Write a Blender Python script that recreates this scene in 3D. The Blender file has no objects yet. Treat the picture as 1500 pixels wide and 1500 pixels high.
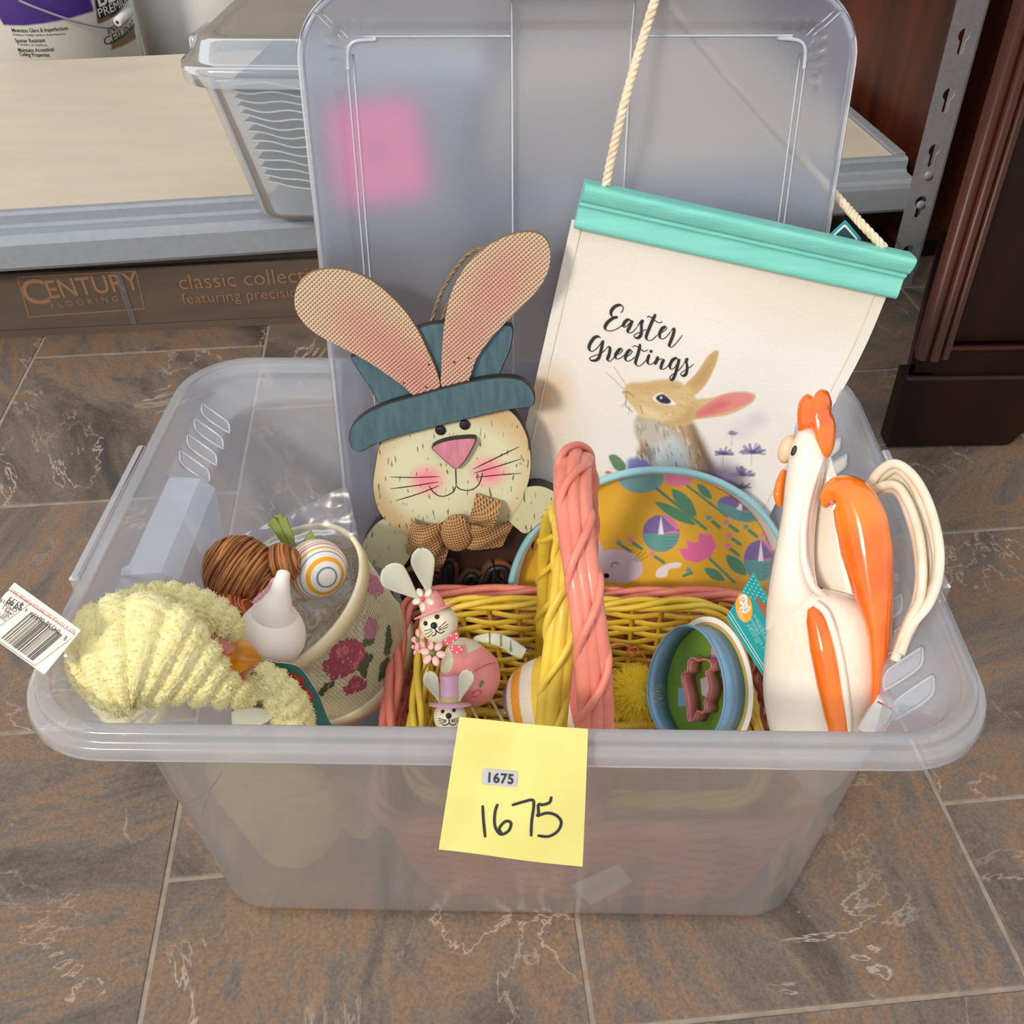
import bpy, math, random
import numpy as np
random.seed(7)
rng = np.random.default_rng(11)

# ------------------------------------------------------------------ camera, sky, sun, exposure
SC = bpy.context.scene
COL = SC.collection
FOC = 1479.0                                   # focal length for a 1500 px frame
CAM = np.array([.0177, -.549, .730])
_y, _p, _r = np.radians([1.58, 39.9, -.6])
c_f = np.array([-np.sin(_y)*np.cos(_p), np.cos(_y)*np.cos(_p), -np.sin(_p)])
_r0 = np.array([np.cos(_y), np.sin(_y), 0.]); _u0 = np.cross(_r0, c_f)
c_r = _r0*np.cos(_r) + _u0*np.sin(_r); c_u = _u0*np.cos(_r) - _r0*np.sin(_r)
from mathutils import Matrix, Vector
cam_d = bpy.data.cameras.new('camera'); cam = bpy.data.objects.new('camera', cam_d); COL.objects.link(cam)
cam_d.sensor_fit = 'HORIZONTAL'; cam_d.sensor_width = 36.0; cam_d.lens = 36.0*FOC/1500.0
cam_d.clip_start = .01; cam_d.clip_end = 50
M4 = Matrix.Identity(4)
for i in range(3):
    M4[i][0] = c_r[i]; M4[i][1] = c_u[i]; M4[i][2] = -c_f[i]; M4[i][3] = CAM[i]
cam.matrix_world = M4
SC.camera = cam

W = bpy.data.worlds.new('daylight'); SC.world = W; W.use_nodes = True
W.node_tree.nodes['Background'].inputs[0].default_value = (.93, .96, 1.0, 1)
W.node_tree.nodes['Background'].inputs[1].default_value = 1.06
sun_d = bpy.data.lights.new('sun', 'SUN'); sun_d.energy = 2.05; sun_d.angle = math.radians(9); sun_d.color = (1.0, .90, .76)
sun = bpy.data.objects.new('sun', sun_d); COL.objects.link(sun); sun.location = (-1.5, -2, 3)
sun.rotation_euler = Vector((-.55, -.80, .60)).to_track_quat('Z', 'Y').to_euler()
SC.view_settings.view_transform = 'Standard'; SC.view_settings.look = 'None'
SC.view_settings.gamma = 1.0; SC.view_settings.use_curve_mapping = False
SC.view_settings.exposure = 0.0

# ------------------------------------------------------------------ sight lines (photo pixel -> point at a real distance)
def ray(x, y): return c_f + c_r*((x-750)/FOC) + c_u*((750-y)/FOC)
def atz(x, y, z):
    d = ray(x, y); return CAM + d*((z-CAM[2])/d[2])
def aty(x, y, Y):
    d = ray(x, y); return CAM + d*((Y-CAM[1])/d[1])
def nrm(v): v = np.asarray(v, float); return v/np.linalg.norm(v)

class Pl:
    """a plane standing in the room: origin, turned by yaw, leaning back, spun in itself"""
    def __init__(s, O, yaw=0, lean=0, spin=0, ex=None, ey=None):
        a, t, k = np.radians([yaw, lean, spin]); s.O = np.array(O, float)
        if ex is None:
            x = np.array([np.cos(a), np.sin(a), 0]); b = np.array([-np.sin(a), np.cos(a), 0])
            y = b*np.sin(t) + np.array([0, 0, 1])*np.cos(t)
            s.ex = x*np.cos(k) + y*np.sin(k); s.ey = y*np.cos(k) - x*np.sin(k)
        else: s.ex = nrm(ex); s.ey = nrm(ey)
        s.n = np.cross(s.ex, s.ey)
    def px(s, x, y, h=0):
        d = ray(x, y); o = s.O + s.n*h; t = ((o-CAM)@s.n)/(d@s.n); p = CAM + d*t - o
        return np.array([p@s.ex, p@s.ey])
    def pxs(s, pts, o=(0, 0), k=1.0, h=0): return np.array([s.px(o[0]+x*k, o[1]+y*k, h) for x, y in pts])
    def w(s, uv, h=0):
        uv = np.atleast_2d(np.asarray(uv, float)); h = np.broadcast_to(np.asarray(h, float), (len(uv),))
        return s.O + uv[:, :1]*s.ex + uv[:, 1:2]*s.ey + h[:, None]*s.n

# ------------------------------------------------------------------ objects
def link(o): COL.objects.link(o); return o
def tag(o, label=None, cat=None, group=None, kind=None):
    if label: o['label'] = label
    if cat: o['category'] = cat
    if group: o['group'] = group
    if kind: o['kind'] = kind
    return o
def thing(name, label, cat, loc, group=None):
    o = link(bpy.data.objects.new(name, None)); o.location = tuple(loc); o.empty_display_size = .02
    return tag(o, label, cat, group)
def wloc(o):
    p = np.zeros(3)
    while o is not None: p = p + np.array(o.location); o = o.parent
    return p
def mk(name, VF, mat, parent=None, smooth=True, loc=None, cols=None, kind=None, fmat=None, label=None):
    """one mesh object; VF in room coordinates"""
    V, F = VF; V = np.asarray(V, float)
    base = wloc(parent) if parent is not None else np.zeros(3)
    l = np.zeros(3) if loc is None else np.asarray(loc, float)-base
    me = bpy.data.meshes.new(name)
    me.from_pydata((V-base-l).tolist(), [], [list(map(int, f)) for f in F] if not isinstance(F, np.ndarray) else F.tolist())
    for m in (mat if isinstance(mat, (list, tuple)) else [mat]): me.materials.append(m)
    if smooth: me.polygons.foreach_set('use_smooth', [True]*len(me.polygons))
    if fmat is not None: me.polygons.foreach_set('material_index', list(map(int, fmat)))
    if cols is not None:
        a = me.color_attributes.new('Col', 'FLOAT_COLOR', 'POINT')
        c = np.ones((len(V), 4)); c[:, :3] = cols; a.data.foreach_set('color', c.ravel())
    me.update()
    o = link(bpy.data.objects.new(name, me)); o.location = tuple(l); o.parent = parent
    if kind: o['kind'] = kind
    if label: o['label'] = label
    return o
def single(name, VF, mat, label, cat, loc=None, group=None, **k):
    V = np.asarray(VF[0]); l = np.array([V[:, 0].mean(), V[:, 1].mean(), V[:, 2].min()]) if loc is None else loc
    return tag(mk(name, VF, mat, None, loc=l, **k), label, cat, group)
def struct(name, VF, mat, label=None, **k):
    o = mk(name, VF, mat, None, **k); o['kind'] = 'structure'
    if label: o['label'] = label
    return o
def copy_mesh(o, parent, name=None, off=None):
    c = o.copy(); link(c); c.parent = parent
    if off is not None: c.location = tuple(np.array(o.location)+np.asarray(off))
    return c

# ------------------------------------------------------------------ shapes
def join(*parts):
    Vs, Fs, n = [], [], 0
    for V, F in parts:
        V = np.asarray(V, float); Vs.append(V); Fs += [[int(i)+n for i in f] for f in F]; n += len(V)
    return np.vstack(Vs), Fs
def gridF(nu, nv, cu=False, cv=False):
    i, j = np.meshgrid(np.arange(nu if cu else nu-1), np.arange(nv if cv else nv-1), indexing='ij')
    i2, j2 = (i+1) % nu, (j+1) % nv
    return np.stack([i*nv+j, i2*nv+j, i2*nv+j2, i*nv+j2], -1).reshape(-1, 4)
def grid(S, cu=False, cv=False):
    nu, nv = S.shape[:2]; return S.reshape(-1, 3), gridF(nu, nv, cu, cv)
def cr(pts, n=8, closed=False):
    """Catmull-Rom through points"""
    P = np.asarray(pts, float); m = len(P); out = []
    for i in range(m if closed else m-1):
        if closed: a, b, c, d = P[(i-1) % m], P[i], P[(i+1) % m], P[(i+2) % m]
        else: a, b, c, d = P[max(i-1, 0)], P[i], P[i+1], P[min(i+2, m-1)]
        t = np.linspace(0, 1, n, endpoint=False)[:, None]
        out.append(.5*((2*b)+(-a+c)*t+(2*a-5*b+4*c-d)*t*t+(-a+3*b-3*c+d)*t**3))
    if not closed: out.append(P[-1:])
    return np.vstack(out)
def frames(P, closed=False):
    P = np.asarray(P, float); T = np.gradient(P, axis=0)
    if closed: T = np.roll(P, -1, 0)-np.roll(P, 1, 0)
    T /= np.maximum(np.linalg.norm(T, axis=1, keepdims=True), 1e-12)
    N = np.zeros_like(P); a = np.array([0, 0, 1.]) if abs(T[0, 2]) < .9 else np.array([1., 0, 0])
    N[0] = nrm(np.cross(T[0], a))
    for i in range(1, len(P)):
        v = N[i-1]-T[i]*(N[i-1]@T[i]); l = np.linalg.norm(v); N[i] = v/l if l > 1e-9 else N[i-1]
    return T, N, np.cross(T, N)
def tube(P, r, n=8, closed=False, caps=True):
    P = np.asarray(P, float); T, N, B = frames(P, closed)
    r = np.broadcast_to(np.asarray(r, float), (len(P),))
    a = np.linspace(0, 2*np.pi, n, endpoint=False)
    S = P[:, None] + r[:, None, None]*(np.cos(a)[None, :, None]*N[:, None]+np.sin(a)[None, :, None]*B[:, None])
    V, F = grid(S, closed, True); F = F.tolist()
    if caps and not closed:
        m = len(P); F.append(list(range(n))[::-1]); F.append([(m-1)*n+i for i in range(n)])
    return V, F
def sweep(P, w, d, side, n=16):
    """ellipse swept along P: half width w across (in direction of side x T), half depth d along 'side' normal"""
    P = np.asarray(P, float); T = np.gradient(P, axis=0); T /= np.linalg.norm(T, axis=1, keepdims=True)
    D = np.asarray(side, float)[None]*np.ones((len(P), 1)); D -= T*(D*T).sum(1, keepdims=True); D /= np.linalg.norm(D, axis=1, keepdims=True)
    A = np.cross(T, D); w = np.broadcast_to(w, (len(P),)); d = np.broadcast_to(d, (len(P),))
    a = np.linspace(0, 2*np.pi, n, endpoint=False)
    S = P[:, None] + w[:, None, None]*np.cos(a)[None, :, None]*A[:, None] + d[:, None, None]*np.sin(a)[None, :, None]*D[:, None]
    V, F = grid(S, False, True); F = F.tolist(); m = len(P)
    F.append(list(range(n))[::-1]); F.append([(m-1)*n+i for i in range(n)])
    return V, F
def basis(n, up=(0, 0, 1)):
    n = nrm(n); a = np.cross(up, n)
    if np.linalg.norm(a) < 1e-6: a = np.array([1., 0, 0])
    a = nrm(a); return a, np.cross(n, a), n
def lathe(prof, c=(0, 0, 0), axis=(0, 0, 1), n=48, capb=False, capt=False):
    a, b, ax = basis(axis, (0, 1, 0) if abs(axis[2]) > .9 else (0, 0, 1)); t = np.linspace(0, 2*np.pi, n, endpoint=False)
    pr = np.asarray(prof, float)
    S = np.asarray(c, float) + pr[:, None, :1]*(np.cos(t)[None, :, None]*a+np.sin(t)[None, :, None]*b) + pr[:, None, 1:2]*ax
    V, F = grid(S, False, True); F = F.tolist()
    if capb: F.append(list(range(n))[::-1])
    if capt: F.append([(len(pr)-1)*n+i for i in range(n)])
    return V, F
def ellipsoid(c, r, ax=None, n=24, m=16):
    t = np.linspace(0, np.pi, m); a = np.linspace(0, 2*np.pi, n, endpoint=False)
    r = np.broadcast_to(np.asarray(r, float), (3,))
    U = np.stack([np.sin(t)[:, None]*np.cos(a)*r[0], np.sin(t)[:, None]*np.sin(a)*r[1], np.cos(t)[:, None]*np.ones(n)*r[2]], -1)
    if ax is not None: U = U[..., :1]*ax[0] + U[..., 1:2]*ax[1] + U[..., 2:3]*ax[2]
    return grid(U+np.asarray(c, float), False, True)
def box(lo, hi, bev=0.0, R=None, c=None):
    lo, hi = np.asarray(lo, float), np.asarray(hi, float)
    if bev <= 0:
        V = np.array([[x, y, z] for x in (lo[0], hi[0]) for y in (lo[1], hi[1]) for z in (lo[2], hi[2])])
        F = [[0, 1, 3, 2], [4, 6, 7, 5], [0, 4, 5, 1], [2, 3, 7, 6], [0, 2, 6, 4], [1, 5, 7, 3]]
    else:
        b = bev; rings = []
        for z, o in ((lo[2], b), (lo[2]+b, 0), (hi[2]-b, 0), (hi[2], b)):
            x0, x1, y0, y1 = lo[0]+o, hi[0]-o, lo[1]+o, hi[1]-o
            rings.append([[x0+b, y0, z], [x1-b, y0, z], [x1, y0+b, z], [x1, y1-b, z], [x1-b, y1, z], [x0+b, y1, z], [x0, y1-b, z], [x0, y0+b, z]])
        V, F = grid(np.array(rings), False, True); F = F.tolist(); F.append(list(range(8))[::-1]); F.append([24+i for i in range(8)])
    if R is not None: V = (V-c)@R.T + c
    return V, F
def rotz(deg):
    a = math.radians(deg); return np.array([[math.cos(a), -math.sin(a), 0], [math.sin(a), math.cos(a), 0], [0, 0, 1.]])
def ccw(uv):
    x, y = uv[:, 0], uv[:, 1]; return uv if (x*np.roll(y, -1)-y*np.roll(x, -1)).sum() > 0 else uv[::-1]
def prism(pl, uv, h0, h1, bev=.0008, warp=None):
    """outline uv on plane pl between heights h0 < h1 (h along the plane normal, to the viewer); returns VF and face material index (0 front, 1 side/back)"""
    uv = ccw(np.asarray(uv, float)); n = len(uv)
    t = np.roll(uv, -1, 0)-np.roll(uv, 1, 0); t /= np.maximum(np.linalg.norm(t, axis=1, keepdims=True), 1e-12)
    nr = np.stack([-t[:, 1], t[:, 0]], 1)
    wf = warp or pl.w
    V = np.vstack([wf(uv, h0), wf(uv, h1-bev), wf(uv+nr*bev, h1)])
    F = gridF(3, n, False, True).tolist(); fm = [1]*len(F)
    F = [f[::-1] for f in F]
    F = [[f[3], f[2], f[1], f[0]] for f in F]
    F.append(list(range(n))[::-1]); fm.append(1); F.append([2*n+i for i in range(n)]); fm.append(0)
    return (V, F), fm
def rrect(hx, hy, r, n=8):
    P = []
    for cx, cy, a0 in ((hx-r, hy-r, 0), (-hx+r, hy-r, 90), (-hx+r, -hy+r, 180), (hx-r, -hy+r, 270)):
        for k in range(n+1):
            a = math.radians(a0+90*k/n); P.append((cx+r*math.cos(a), cy+r*math.sin(a)))
    return np.array(P)
def ribbon(uv, wid, wf, h=.0003, calli=0.0, ang=60, edge_taper=.5):
    """flat painted stroke of changing width along uv, laid on a surface by wf(uv, h)"""
    uv = np.asarray(uv, float); T = np.gradient(uv, axis=0); T /= np.maximum(np.linalg.norm(T, axis=1, keepdims=True), 1e-12)
    N = np.stack([-T[:, 1], T[:, 0]], 1)
    w = np.full(len(uv), wid)
    if calli: w = wid*(1-calli + calli*np.clip(-(T@np.array([math.cos(math.radians(ang)), math.sin(math.radians(ang))])), 0, 1)*1.6)
    e = min(4, len(uv)//3)
    if e > 0 and edge_taper < 1:
        w[:e] *= np.linspace(edge_taper, 1, e); w[-e:] *= np.linspace(1, edge_taper, e)
    S = np.stack([wf(uv-N*w[:, None]/2, h), wf(uv+N*w[:, None]/2, h)], 1)
    return grid(S)
def disc(c, r, wf, h=.0004, n=20, ry=None, rot=0):
    a = np.linspace(0, 2*np.pi, n, endpoint=False); ry = r if ry is None else ry
    k = math.radians(rot); x, y = r*np.cos(a), ry*np.sin(a)
    uv = np.stack([c[0]+x*math.cos(k)-y*math.sin(k), c[1]+x*math.sin(k)+y*math.cos(k)], 1)
    return wf(uv, h), [list(range(n))]
_tc = {}
def text(body, size, wf, h=.0003, pos=(0, 0), rot=0, bold=0.0, align='LEFT', shear=0.0, sx=1.0, mirror=False, space=1.0):
    """lettering laid on a surface by wf(uv, h)"""
    key = (body, bold, align, shear, space)
    if key not in _tc:
        cu = bpy.data.curves.new('lettering', 'FONT'); cu.body = body; cu.size = 1; cu.align_x = align; cu.shear = shear; cu.offset = bold
        cu.resolution_u = 3; cu.space_character = space
        ob = bpy.data.objects.new('lettering', cu); link(ob)
        bpy.context.view_layer.update()
        me = bpy.data.meshes.new_from_object(ob.evaluated_get(bpy.context.evaluated_depsgraph_get()))
        V = np.array([v.co[:2] for v in me.vertices]); F = [list(p.vertices) for p in me.polygons]
        bpy.data.objects.remove(ob); bpy.data.curves.remove(cu); bpy.data.meshes.remove(me); _tc[key] = (V, F)
    V, F = _tc[key]; P = V*np.array([size*sx*(-1 if mirror else 1), size]); k = math.radians(rot)
    P = P@np.array([[math.cos(k), math.sin(k)], [-math.sin(k), math.cos(k)]]) + np.asarray(pos)
    return wf(P, h), F

# ------------------------------------------------------------------ painted print on a surface grid
def lin(c):
    c = np.asarray(c, float)/255.0
    return np.where(c <= .04045, c/12.92, ((c+.055)/1.055)**2.4)
class Canvas:
    def __init__(s, X, Y, bg):
        s.X, s.Y = X, Y; s.C = np.ones(X.shape+(3,))*lin(bg)
        s.e = abs(X[1, 0]-X[0, 0]) if X.shape[0] > 1 else .001
        s.e = max(s.e, abs(Y[0, 1]-Y[0, 0]))
    def _mix(s, m, c, a=1.0): s.C += (np.asarray(m)*a)[..., None]*(lin(c)-s.C)
    def poly(s, P, c, a=1.0, soft=None):
        P = np.asarray(P, float); soft = soft or s.e*.7; X, Y = s.X, s.Y
        b = (X > P[:, 0].min()-soft*2) & (X < P[:, 0].max()+soft*2) & (Y > P[:, 1].min()-soft*2) & (Y < P[:, 1].max()+soft*2)
        if not b.any(): return
        x, y = X[b], Y[b]; ins = np.zeros(x.shape, bool); d = np.full(x.shape, 1e9)
        for (x0, y0), (x1, y1) in zip(P, np.roll(P, -1, 0)):
            cnd = (y0 > y) != (y1 > y)
            if y1 != y0: ins ^= cnd & (x < (x1-x0)*(y-y0)/(y1-y0)+x0)
            dx, dy = x1-x0, y1-y0; l = dx*dx+dy*dy+1e-18; t = np.clip(((x-x0)*dx+(y-y0)*dy)/l, 0, 1)
            d = np.minimum(d, np.hypot(x-x0-t*dx, y-y0-t*dy))
        m = np.zeros(X.shape); m[b] = np.clip(.5+np.where(ins, d, -d)/(2*soft), 0, 1); s._mix(m, c, a)
    def blob(s, cx, cy, rx, ry, c, a=1.0, rot=0, soft=.25):
        k = math.radians(rot); dx, dy = s.X-cx, s.Y-cy
        q = np.hypot((dx*math.cos(k)+dy*math.sin(k))/rx, (-dx*math.sin(k)+dy*math.cos(k))/ry)
        so = max(soft, s.e/min(rx, ry)); s._mix(np.clip((1+so/2-q)/so, 0, 1), c, a)
    def line(s, P, w, c, a=1.0, soft=None):
        P = np.asarray(P, float); soft = soft or s.e*.6; d = np.full(s.X.shape, 1e9)
        for (x0, y0), (x1, y1) in zip(P[:-1], P[1:]):
            dx, dy = x1-x0, y1-y0; l = dx*dx+dy*dy+1e-18; t = np.clip(((s.X-x0)*dx+(s.Y-y0)*dy)/l, 0, 1)
            d = np.minimum(d, np.hypot(s.X-x0-t*dx, s.Y-y0-t*dy))
        s._mix(np.clip(.5+(w/2-d)/(2*soft), 0, 1), c, a)
    def noise(s, amt, sc, seed=0):
        r = np.random.default_rng(seed); n = np.zeros(s.X.shape)
        for k in range(14):
            a = r.uniform(0, 6.28); f = sc*r.uniform(.5, 2); n += np.sin((s.X*np.cos(a)+s.Y*np.sin(a))*f*6.28+r.uniform(0, 6.28))
        s.C *= (1+amt*n/4)[..., None]
    def cols(s): return s.C.reshape(-1, 3)

# ------------------------------------------------------------------ materials
def newmat(name):
    m = bpy.data.materials.new(name); m.use_nodes = True; nt = m.node_tree
    return m, nt, nt.nodes['Principled BSDF'], nt.nodes, nt.links
def mat(name, c, rough=.5, c2=None, scale=40., stretch=(1, 1, 1), bump=0., bscale=None, metal=0., spec=.5, coat=0., detail=4., lo=.35, hi=.65, sheen=0., sss=0., bstretch=None, bdist=.001):
    """principled surface: colour c, worn or grained towards c2 by noise, with fine relief"""
    m, nt, p, N, L = newmat(name); L1 = lin(c)
    p.inputs['Base Color'].default_value = (*L1, 1); p.inputs['Roughness'].default_value = rough
    p.inputs['Metallic'].default_value = metal; p.inputs['Specular IOR Level'].default_value = spec
    p.inputs['Coat Weight'].default_value = coat; p.inputs['Sheen Weight'].default_value = sheen
    if sss: p.inputs['Subsurface Weight'].default_value = sss; p.inputs['Subsurface Scale'].default_value = .004
    if c2 is not None or bump:
        tc = N.new('ShaderNodeTexCoord')
    if c2 is not None:
        mp = N.new('ShaderNodeMapping'); mp.inputs['Scale'].default_value = stretch; L.new(tc.outputs['Object'], mp.inputs[0])
        nz = N.new('ShaderNodeTexNoise'); nz.inputs['Scale'].default_value = scale; nz.inputs['Detail'].default_value = detail; L.new(mp.outputs[0], nz.inputs[0])
        rp = N.new('ShaderNodeValToRGB'); rp.color_ramp.elements[0].position = lo; rp.color_ramp.elements[1].position = hi
        rp.color_ramp.elements[0].color = (*L1, 1); rp.color_ramp.elements[1].color = (*lin(c2), 1)
        L.new(nz.outputs[0], rp.inputs[0]); L.new(rp.outputs[0], p.inputs['Base Color'])
    if bump:
        mp2 = N.new('ShaderNodeMapping'); mp2.inputs['Scale'].default_value = bstretch or stretch; L.new(tc.outputs['Object'], mp2.inputs[0])
        nb = N.new('ShaderNodeTexNoise'); nb.inputs['Scale'].default_value = bscale or scale*3; nb.inputs['Detail'].default_value = 3; L.new(mp2.outputs[0], nb.inputs[0])
        bm = N.new('ShaderNodeBump'); bm.inputs['Strength'].default_value = bump; bm.inputs['Distance'].default_value = bdist
        L.new(nb.outputs[0], bm.inputs['Height']); L.new(bm.outputs[0], p.inputs['Normal'])
    return m
def printed(name, rough=.6, bump=0., weave=0., coat=0., wscale=900.):
    """printed or painted surface: colour from the print, optional cloth weave relief"""
    m, nt, p, N, L = newmat(name); a = N.new('ShaderNodeAttribute'); a.attribute_name = 'Col'
    L.new(a.outputs['Color'], p.inputs['Base Color']); p.inputs['Roughness'].default_value = rough; p.inputs['Coat Weight'].default_value = coat
    if bump or weave:
        tc = N.new('ShaderNodeTexCoord'); nb = N.new('ShaderNodeTexNoise'); nb.inputs['Scale'].default_value = wscale; nb.inputs['Detail'].default_value = 2
        L.new(tc.outputs['Object'], nb.inputs[0]); bm = N.new('ShaderNodeBump'); bm.inputs['Strength'].default_value = bump or weave; bm.inputs['Distance'].default_value = .0006
        L.new(nb.outputs[0], bm.inputs['Height']); L.new(bm.outputs[0], p.inputs['Normal'])
    return m
def plastic(name, haze=.4, tint=(228, 234, 244), rough=.22, trans=(.975, .985, 1.0), gloss=.10):
    """milky clear polypropylene sheet: some light passes straight, some scatters, some is mirrored"""
    m, nt, p, N, L = newmat(name); N.remove(p); out = N['Material Output']
    tr = N.new('ShaderNodeBsdfTransparent'); tr.inputs[0].default_value = (*trans, 1)
    di = N.new('ShaderNodeBsdfDiffuse'); di.inputs[0].default_value = (*lin(tint), 1)
    tl = N.new('ShaderNodeBsdfTranslucent'); tl.inputs[0].default_value = (*lin(tint), 1)
    mx = N.new('ShaderNodeMixShader'); mx.inputs[0].default_value = .38; L.new(di.outputs[0], mx.inputs[1]); L.new(tl.outputs[0], mx.inputs[2])
    m2 = N.new('ShaderNodeMixShader'); m2.inputs[0].default_value = haze; L.new(tr.outputs[0], m2.inputs[1]); L.new(mx.outputs[0], m2.inputs[2])
    gl = N.new('ShaderNodeBsdfGlossy'); gl.inputs['Roughness'].default_value = rough
    fr = N.new('ShaderNodeFresnel'); fr.inputs[0].default_value = 1.42
    mu = N.new('ShaderNodeMath'); mu.operation = 'MULTIPLY_ADD'; mu.inputs[1].default_value = .8; mu.inputs[2].default_value = gloss*.2; L.new(fr.outputs[0], mu.inputs[0])
    m3 = N.new('ShaderNodeMixShader'); L.new(mu.outputs[0], m3.inputs[0]); L.new(m2.outputs[0], m3.inputs[1]); L.new(gl.outputs[0], m3.inputs[2])
    L.new(m3.outputs[0], out.inputs[0]); return m
def frosted(name, rough=.32, haze=.3, tint=(205, 212, 228)):
    """frosted sheet with thickness: what lies behind is seen blurred"""
    m, nt, p, N, L = newmat(name); N.remove(p); out = N['Material Output']
    rf = N.new('ShaderNodeBsdfRefraction'); rf.inputs['Roughness'].default_value = rough; rf.inputs['IOR'].default_value = 1.3; rf.inputs[0].default_value = (.97, .98, 1, 1)
    di = N.new('ShaderNodeBsdfDiffuse'); di.inputs[0].default_value = (*lin(tint), 1)
    tl = N.new('ShaderNodeBsdfTranslucent'); tl.inputs[0].default_value = (*lin(tint), 1)
    mx = N.new('ShaderNodeMixShader'); mx.inputs[0].default_value = .45; L.new(di.outputs[0], mx.inputs[1]); L.new(tl.outputs[0], mx.inputs[2])
    m2 = N.new('ShaderNodeMixShader'); m2.inputs[0].default_value = haze; L.new(rf.outputs[0], m2.inputs[1]); L.new(mx.outputs[0], m2.inputs[2])
    gl = N.new('ShaderNodeBsdfGlossy'); gl.inputs['Roughness'].default_value = .25
    fr = N.new('ShaderNodeFresnel'); fr.inputs[0].default_value = 1.4
    m3 = N.new('ShaderNodeMixShader'); L.new(fr.outputs[0], m3.inputs[0]); L.new(m2.outputs[0], m3.inputs[1]); L.new(gl.outputs[0], m3.inputs[2])
    L.new(m3.outputs[0], out.inputs[0]); return m
def slate(name, seed):
    """stone-look porcelain: brown, grey and rust bands with thin pale veins"""
    m, nt, p, N, L = newmat(name)
    tc = N.new('ShaderNodeTexCoord'); oi = N.new('ShaderNodeObjectInfo')
    mp = N.new('ShaderNodeMapping'); L.new(tc.outputs['Object'], mp.inputs[0])
    cx = N.new('ShaderNodeCombineXYZ'); mu = N.new('ShaderNodeMath'); mu.operation = 'MULTIPLY'; mu.inputs[1].default_value = 37.0
    L.new(oi.outputs['Random'], mu.inputs[0]); L.new(mu.outputs[0], cx.inputs[0]); L.new(mu.outputs[0], cx.inputs[2]); L.new(cx.outputs[0], mp.inputs['Location'])
    rt = N.new('ShaderNodeVectorRotate'); rt.rotation_type = 'Z_AXIS'; m2 = N.new('ShaderNodeMath'); m2.operation = 'MULTIPLY'; m2.inputs[1].default_value = 6.28
    L.new(oi.outputs['Random'], m2.inputs[0]); L.new(mp.outputs[0], rt.inputs[0]); L.new(m2.outputs[0], rt.inputs['Angle'])
    st = N.new('ShaderNodeMapping'); st.inputs['Scale'].default_value = (1, 2.6, 1); L.new(rt.outputs[0], st.inputs[0])
    n1 = N.new('ShaderNodeTexNoise'); n1.inputs['Scale'].default_value = 3.8; n1.inputs['Detail'].default_value = 9; n1.inputs['Roughness'].default_value = .68; n1.inputs['Distortion'].default_value = .7; L.new(st.outputs[0], n1.inputs[0])
    r1 = N.new('ShaderNodeValToRGB'); e = r1.color_ramp.elements; e[0].position = .3; e[0].color = (*lin((66, 58, 52)), 1); e[1].position = .74; e[1].color = (*lin((146, 122, 100)), 1)
    for q, c in ((.40, (94, 82, 72)), (.48, (112, 99, 88)), (.55, (132, 104, 80)), (.60, (106, 97, 90)), (.66, (98, 88, 80))): x = e.new(q); x.color = (*lin(c), 1)
    L.new(n1.outputs[0], r1.inputs[0])
    n2 = N.new('ShaderNodeTexNoise'); n2.inputs['Scale'].default_value = 420; n2.inputs['Detail'].default_value = 5; L.new(rt.outputs[0], n2.inputs[0])
    g = N.new('ShaderNodeMix'); g.data_type = 'RGBA'; g.blend_type = 'OVERLAY'; g.inputs[0].default_value = .6; L.new(r1.outputs[0], g.inputs[6]); L.new(n2.outputs[0], g.inputs[7])
    # veins
    n3 = N.new('ShaderNodeTexNoise'); n3.inputs['Scale'].default_value = 4.2; n3.inputs['Detail'].default_value = 7; n3.inputs['Roughness'].default_value = .62; n3.inputs['Distortion'].default_value = 1.1; L.new(rt.outputs[0], n3.inputs[0])
    s = N.new('ShaderNodeMath'); s.operation = 'SUBTRACT'; s.inputs[1].default_value = .5; L.new(n3.outputs[0], s.inputs[0])
    ab = N.new('ShaderNodeMath'); ab.operation = 'ABSOLUTE'; L.new(s.outputs[0], ab.inputs[0])
    vr = N.new('ShaderNodeMapRange'); vr.inputs[1].default_value = 0; vr.inputs[2].default_value = .007; vr.inputs[3].default_value = .8; vr.inputs[4].default_value = 0; L.new(ab.outputs[0], vr.inputs[0])
    n4 = N.new('ShaderNodeTexNoise'); n4.inputs['Scale'].default_value = 7; L.new(rt.outputs[0], n4.inputs[0])
    r4 = N.new('ShaderNodeMapRange'); r4.inputs[1].default_value = .46; r4.inputs[2].default_value = .62; L.new(n4.outputs[0], r4.inputs[0])
    vm = N.new('ShaderNodeMath'); vm.operation = 'MULTIPLY'; L.new(vr.outputs[0], vm.inputs[0]); L.new(r4.outputs[0], vm.inputs[1])
    v = N.new('ShaderNodeMix'); v.data_type = 'RGBA'; v.inputs[7].default_value = (*lin((190, 172, 154)), 1); L.new(vm.outputs[0], v.inputs[0]); L.new(g.outputs[2], v.inputs[6])
    L.new(v.outputs[2], p.inputs['Base Color']); p.inputs['Roughness'].default_value = .48
    bm = N.new('ShaderNodeBump'); bm.inputs['Strength'].default_value = .35; bm.inputs['Distance'].default_value = .002; L.new(n1.outputs[0], bm.inputs['Height']); L.new(bm.outputs[0], p.inputs['Normal'])
    return m
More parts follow.
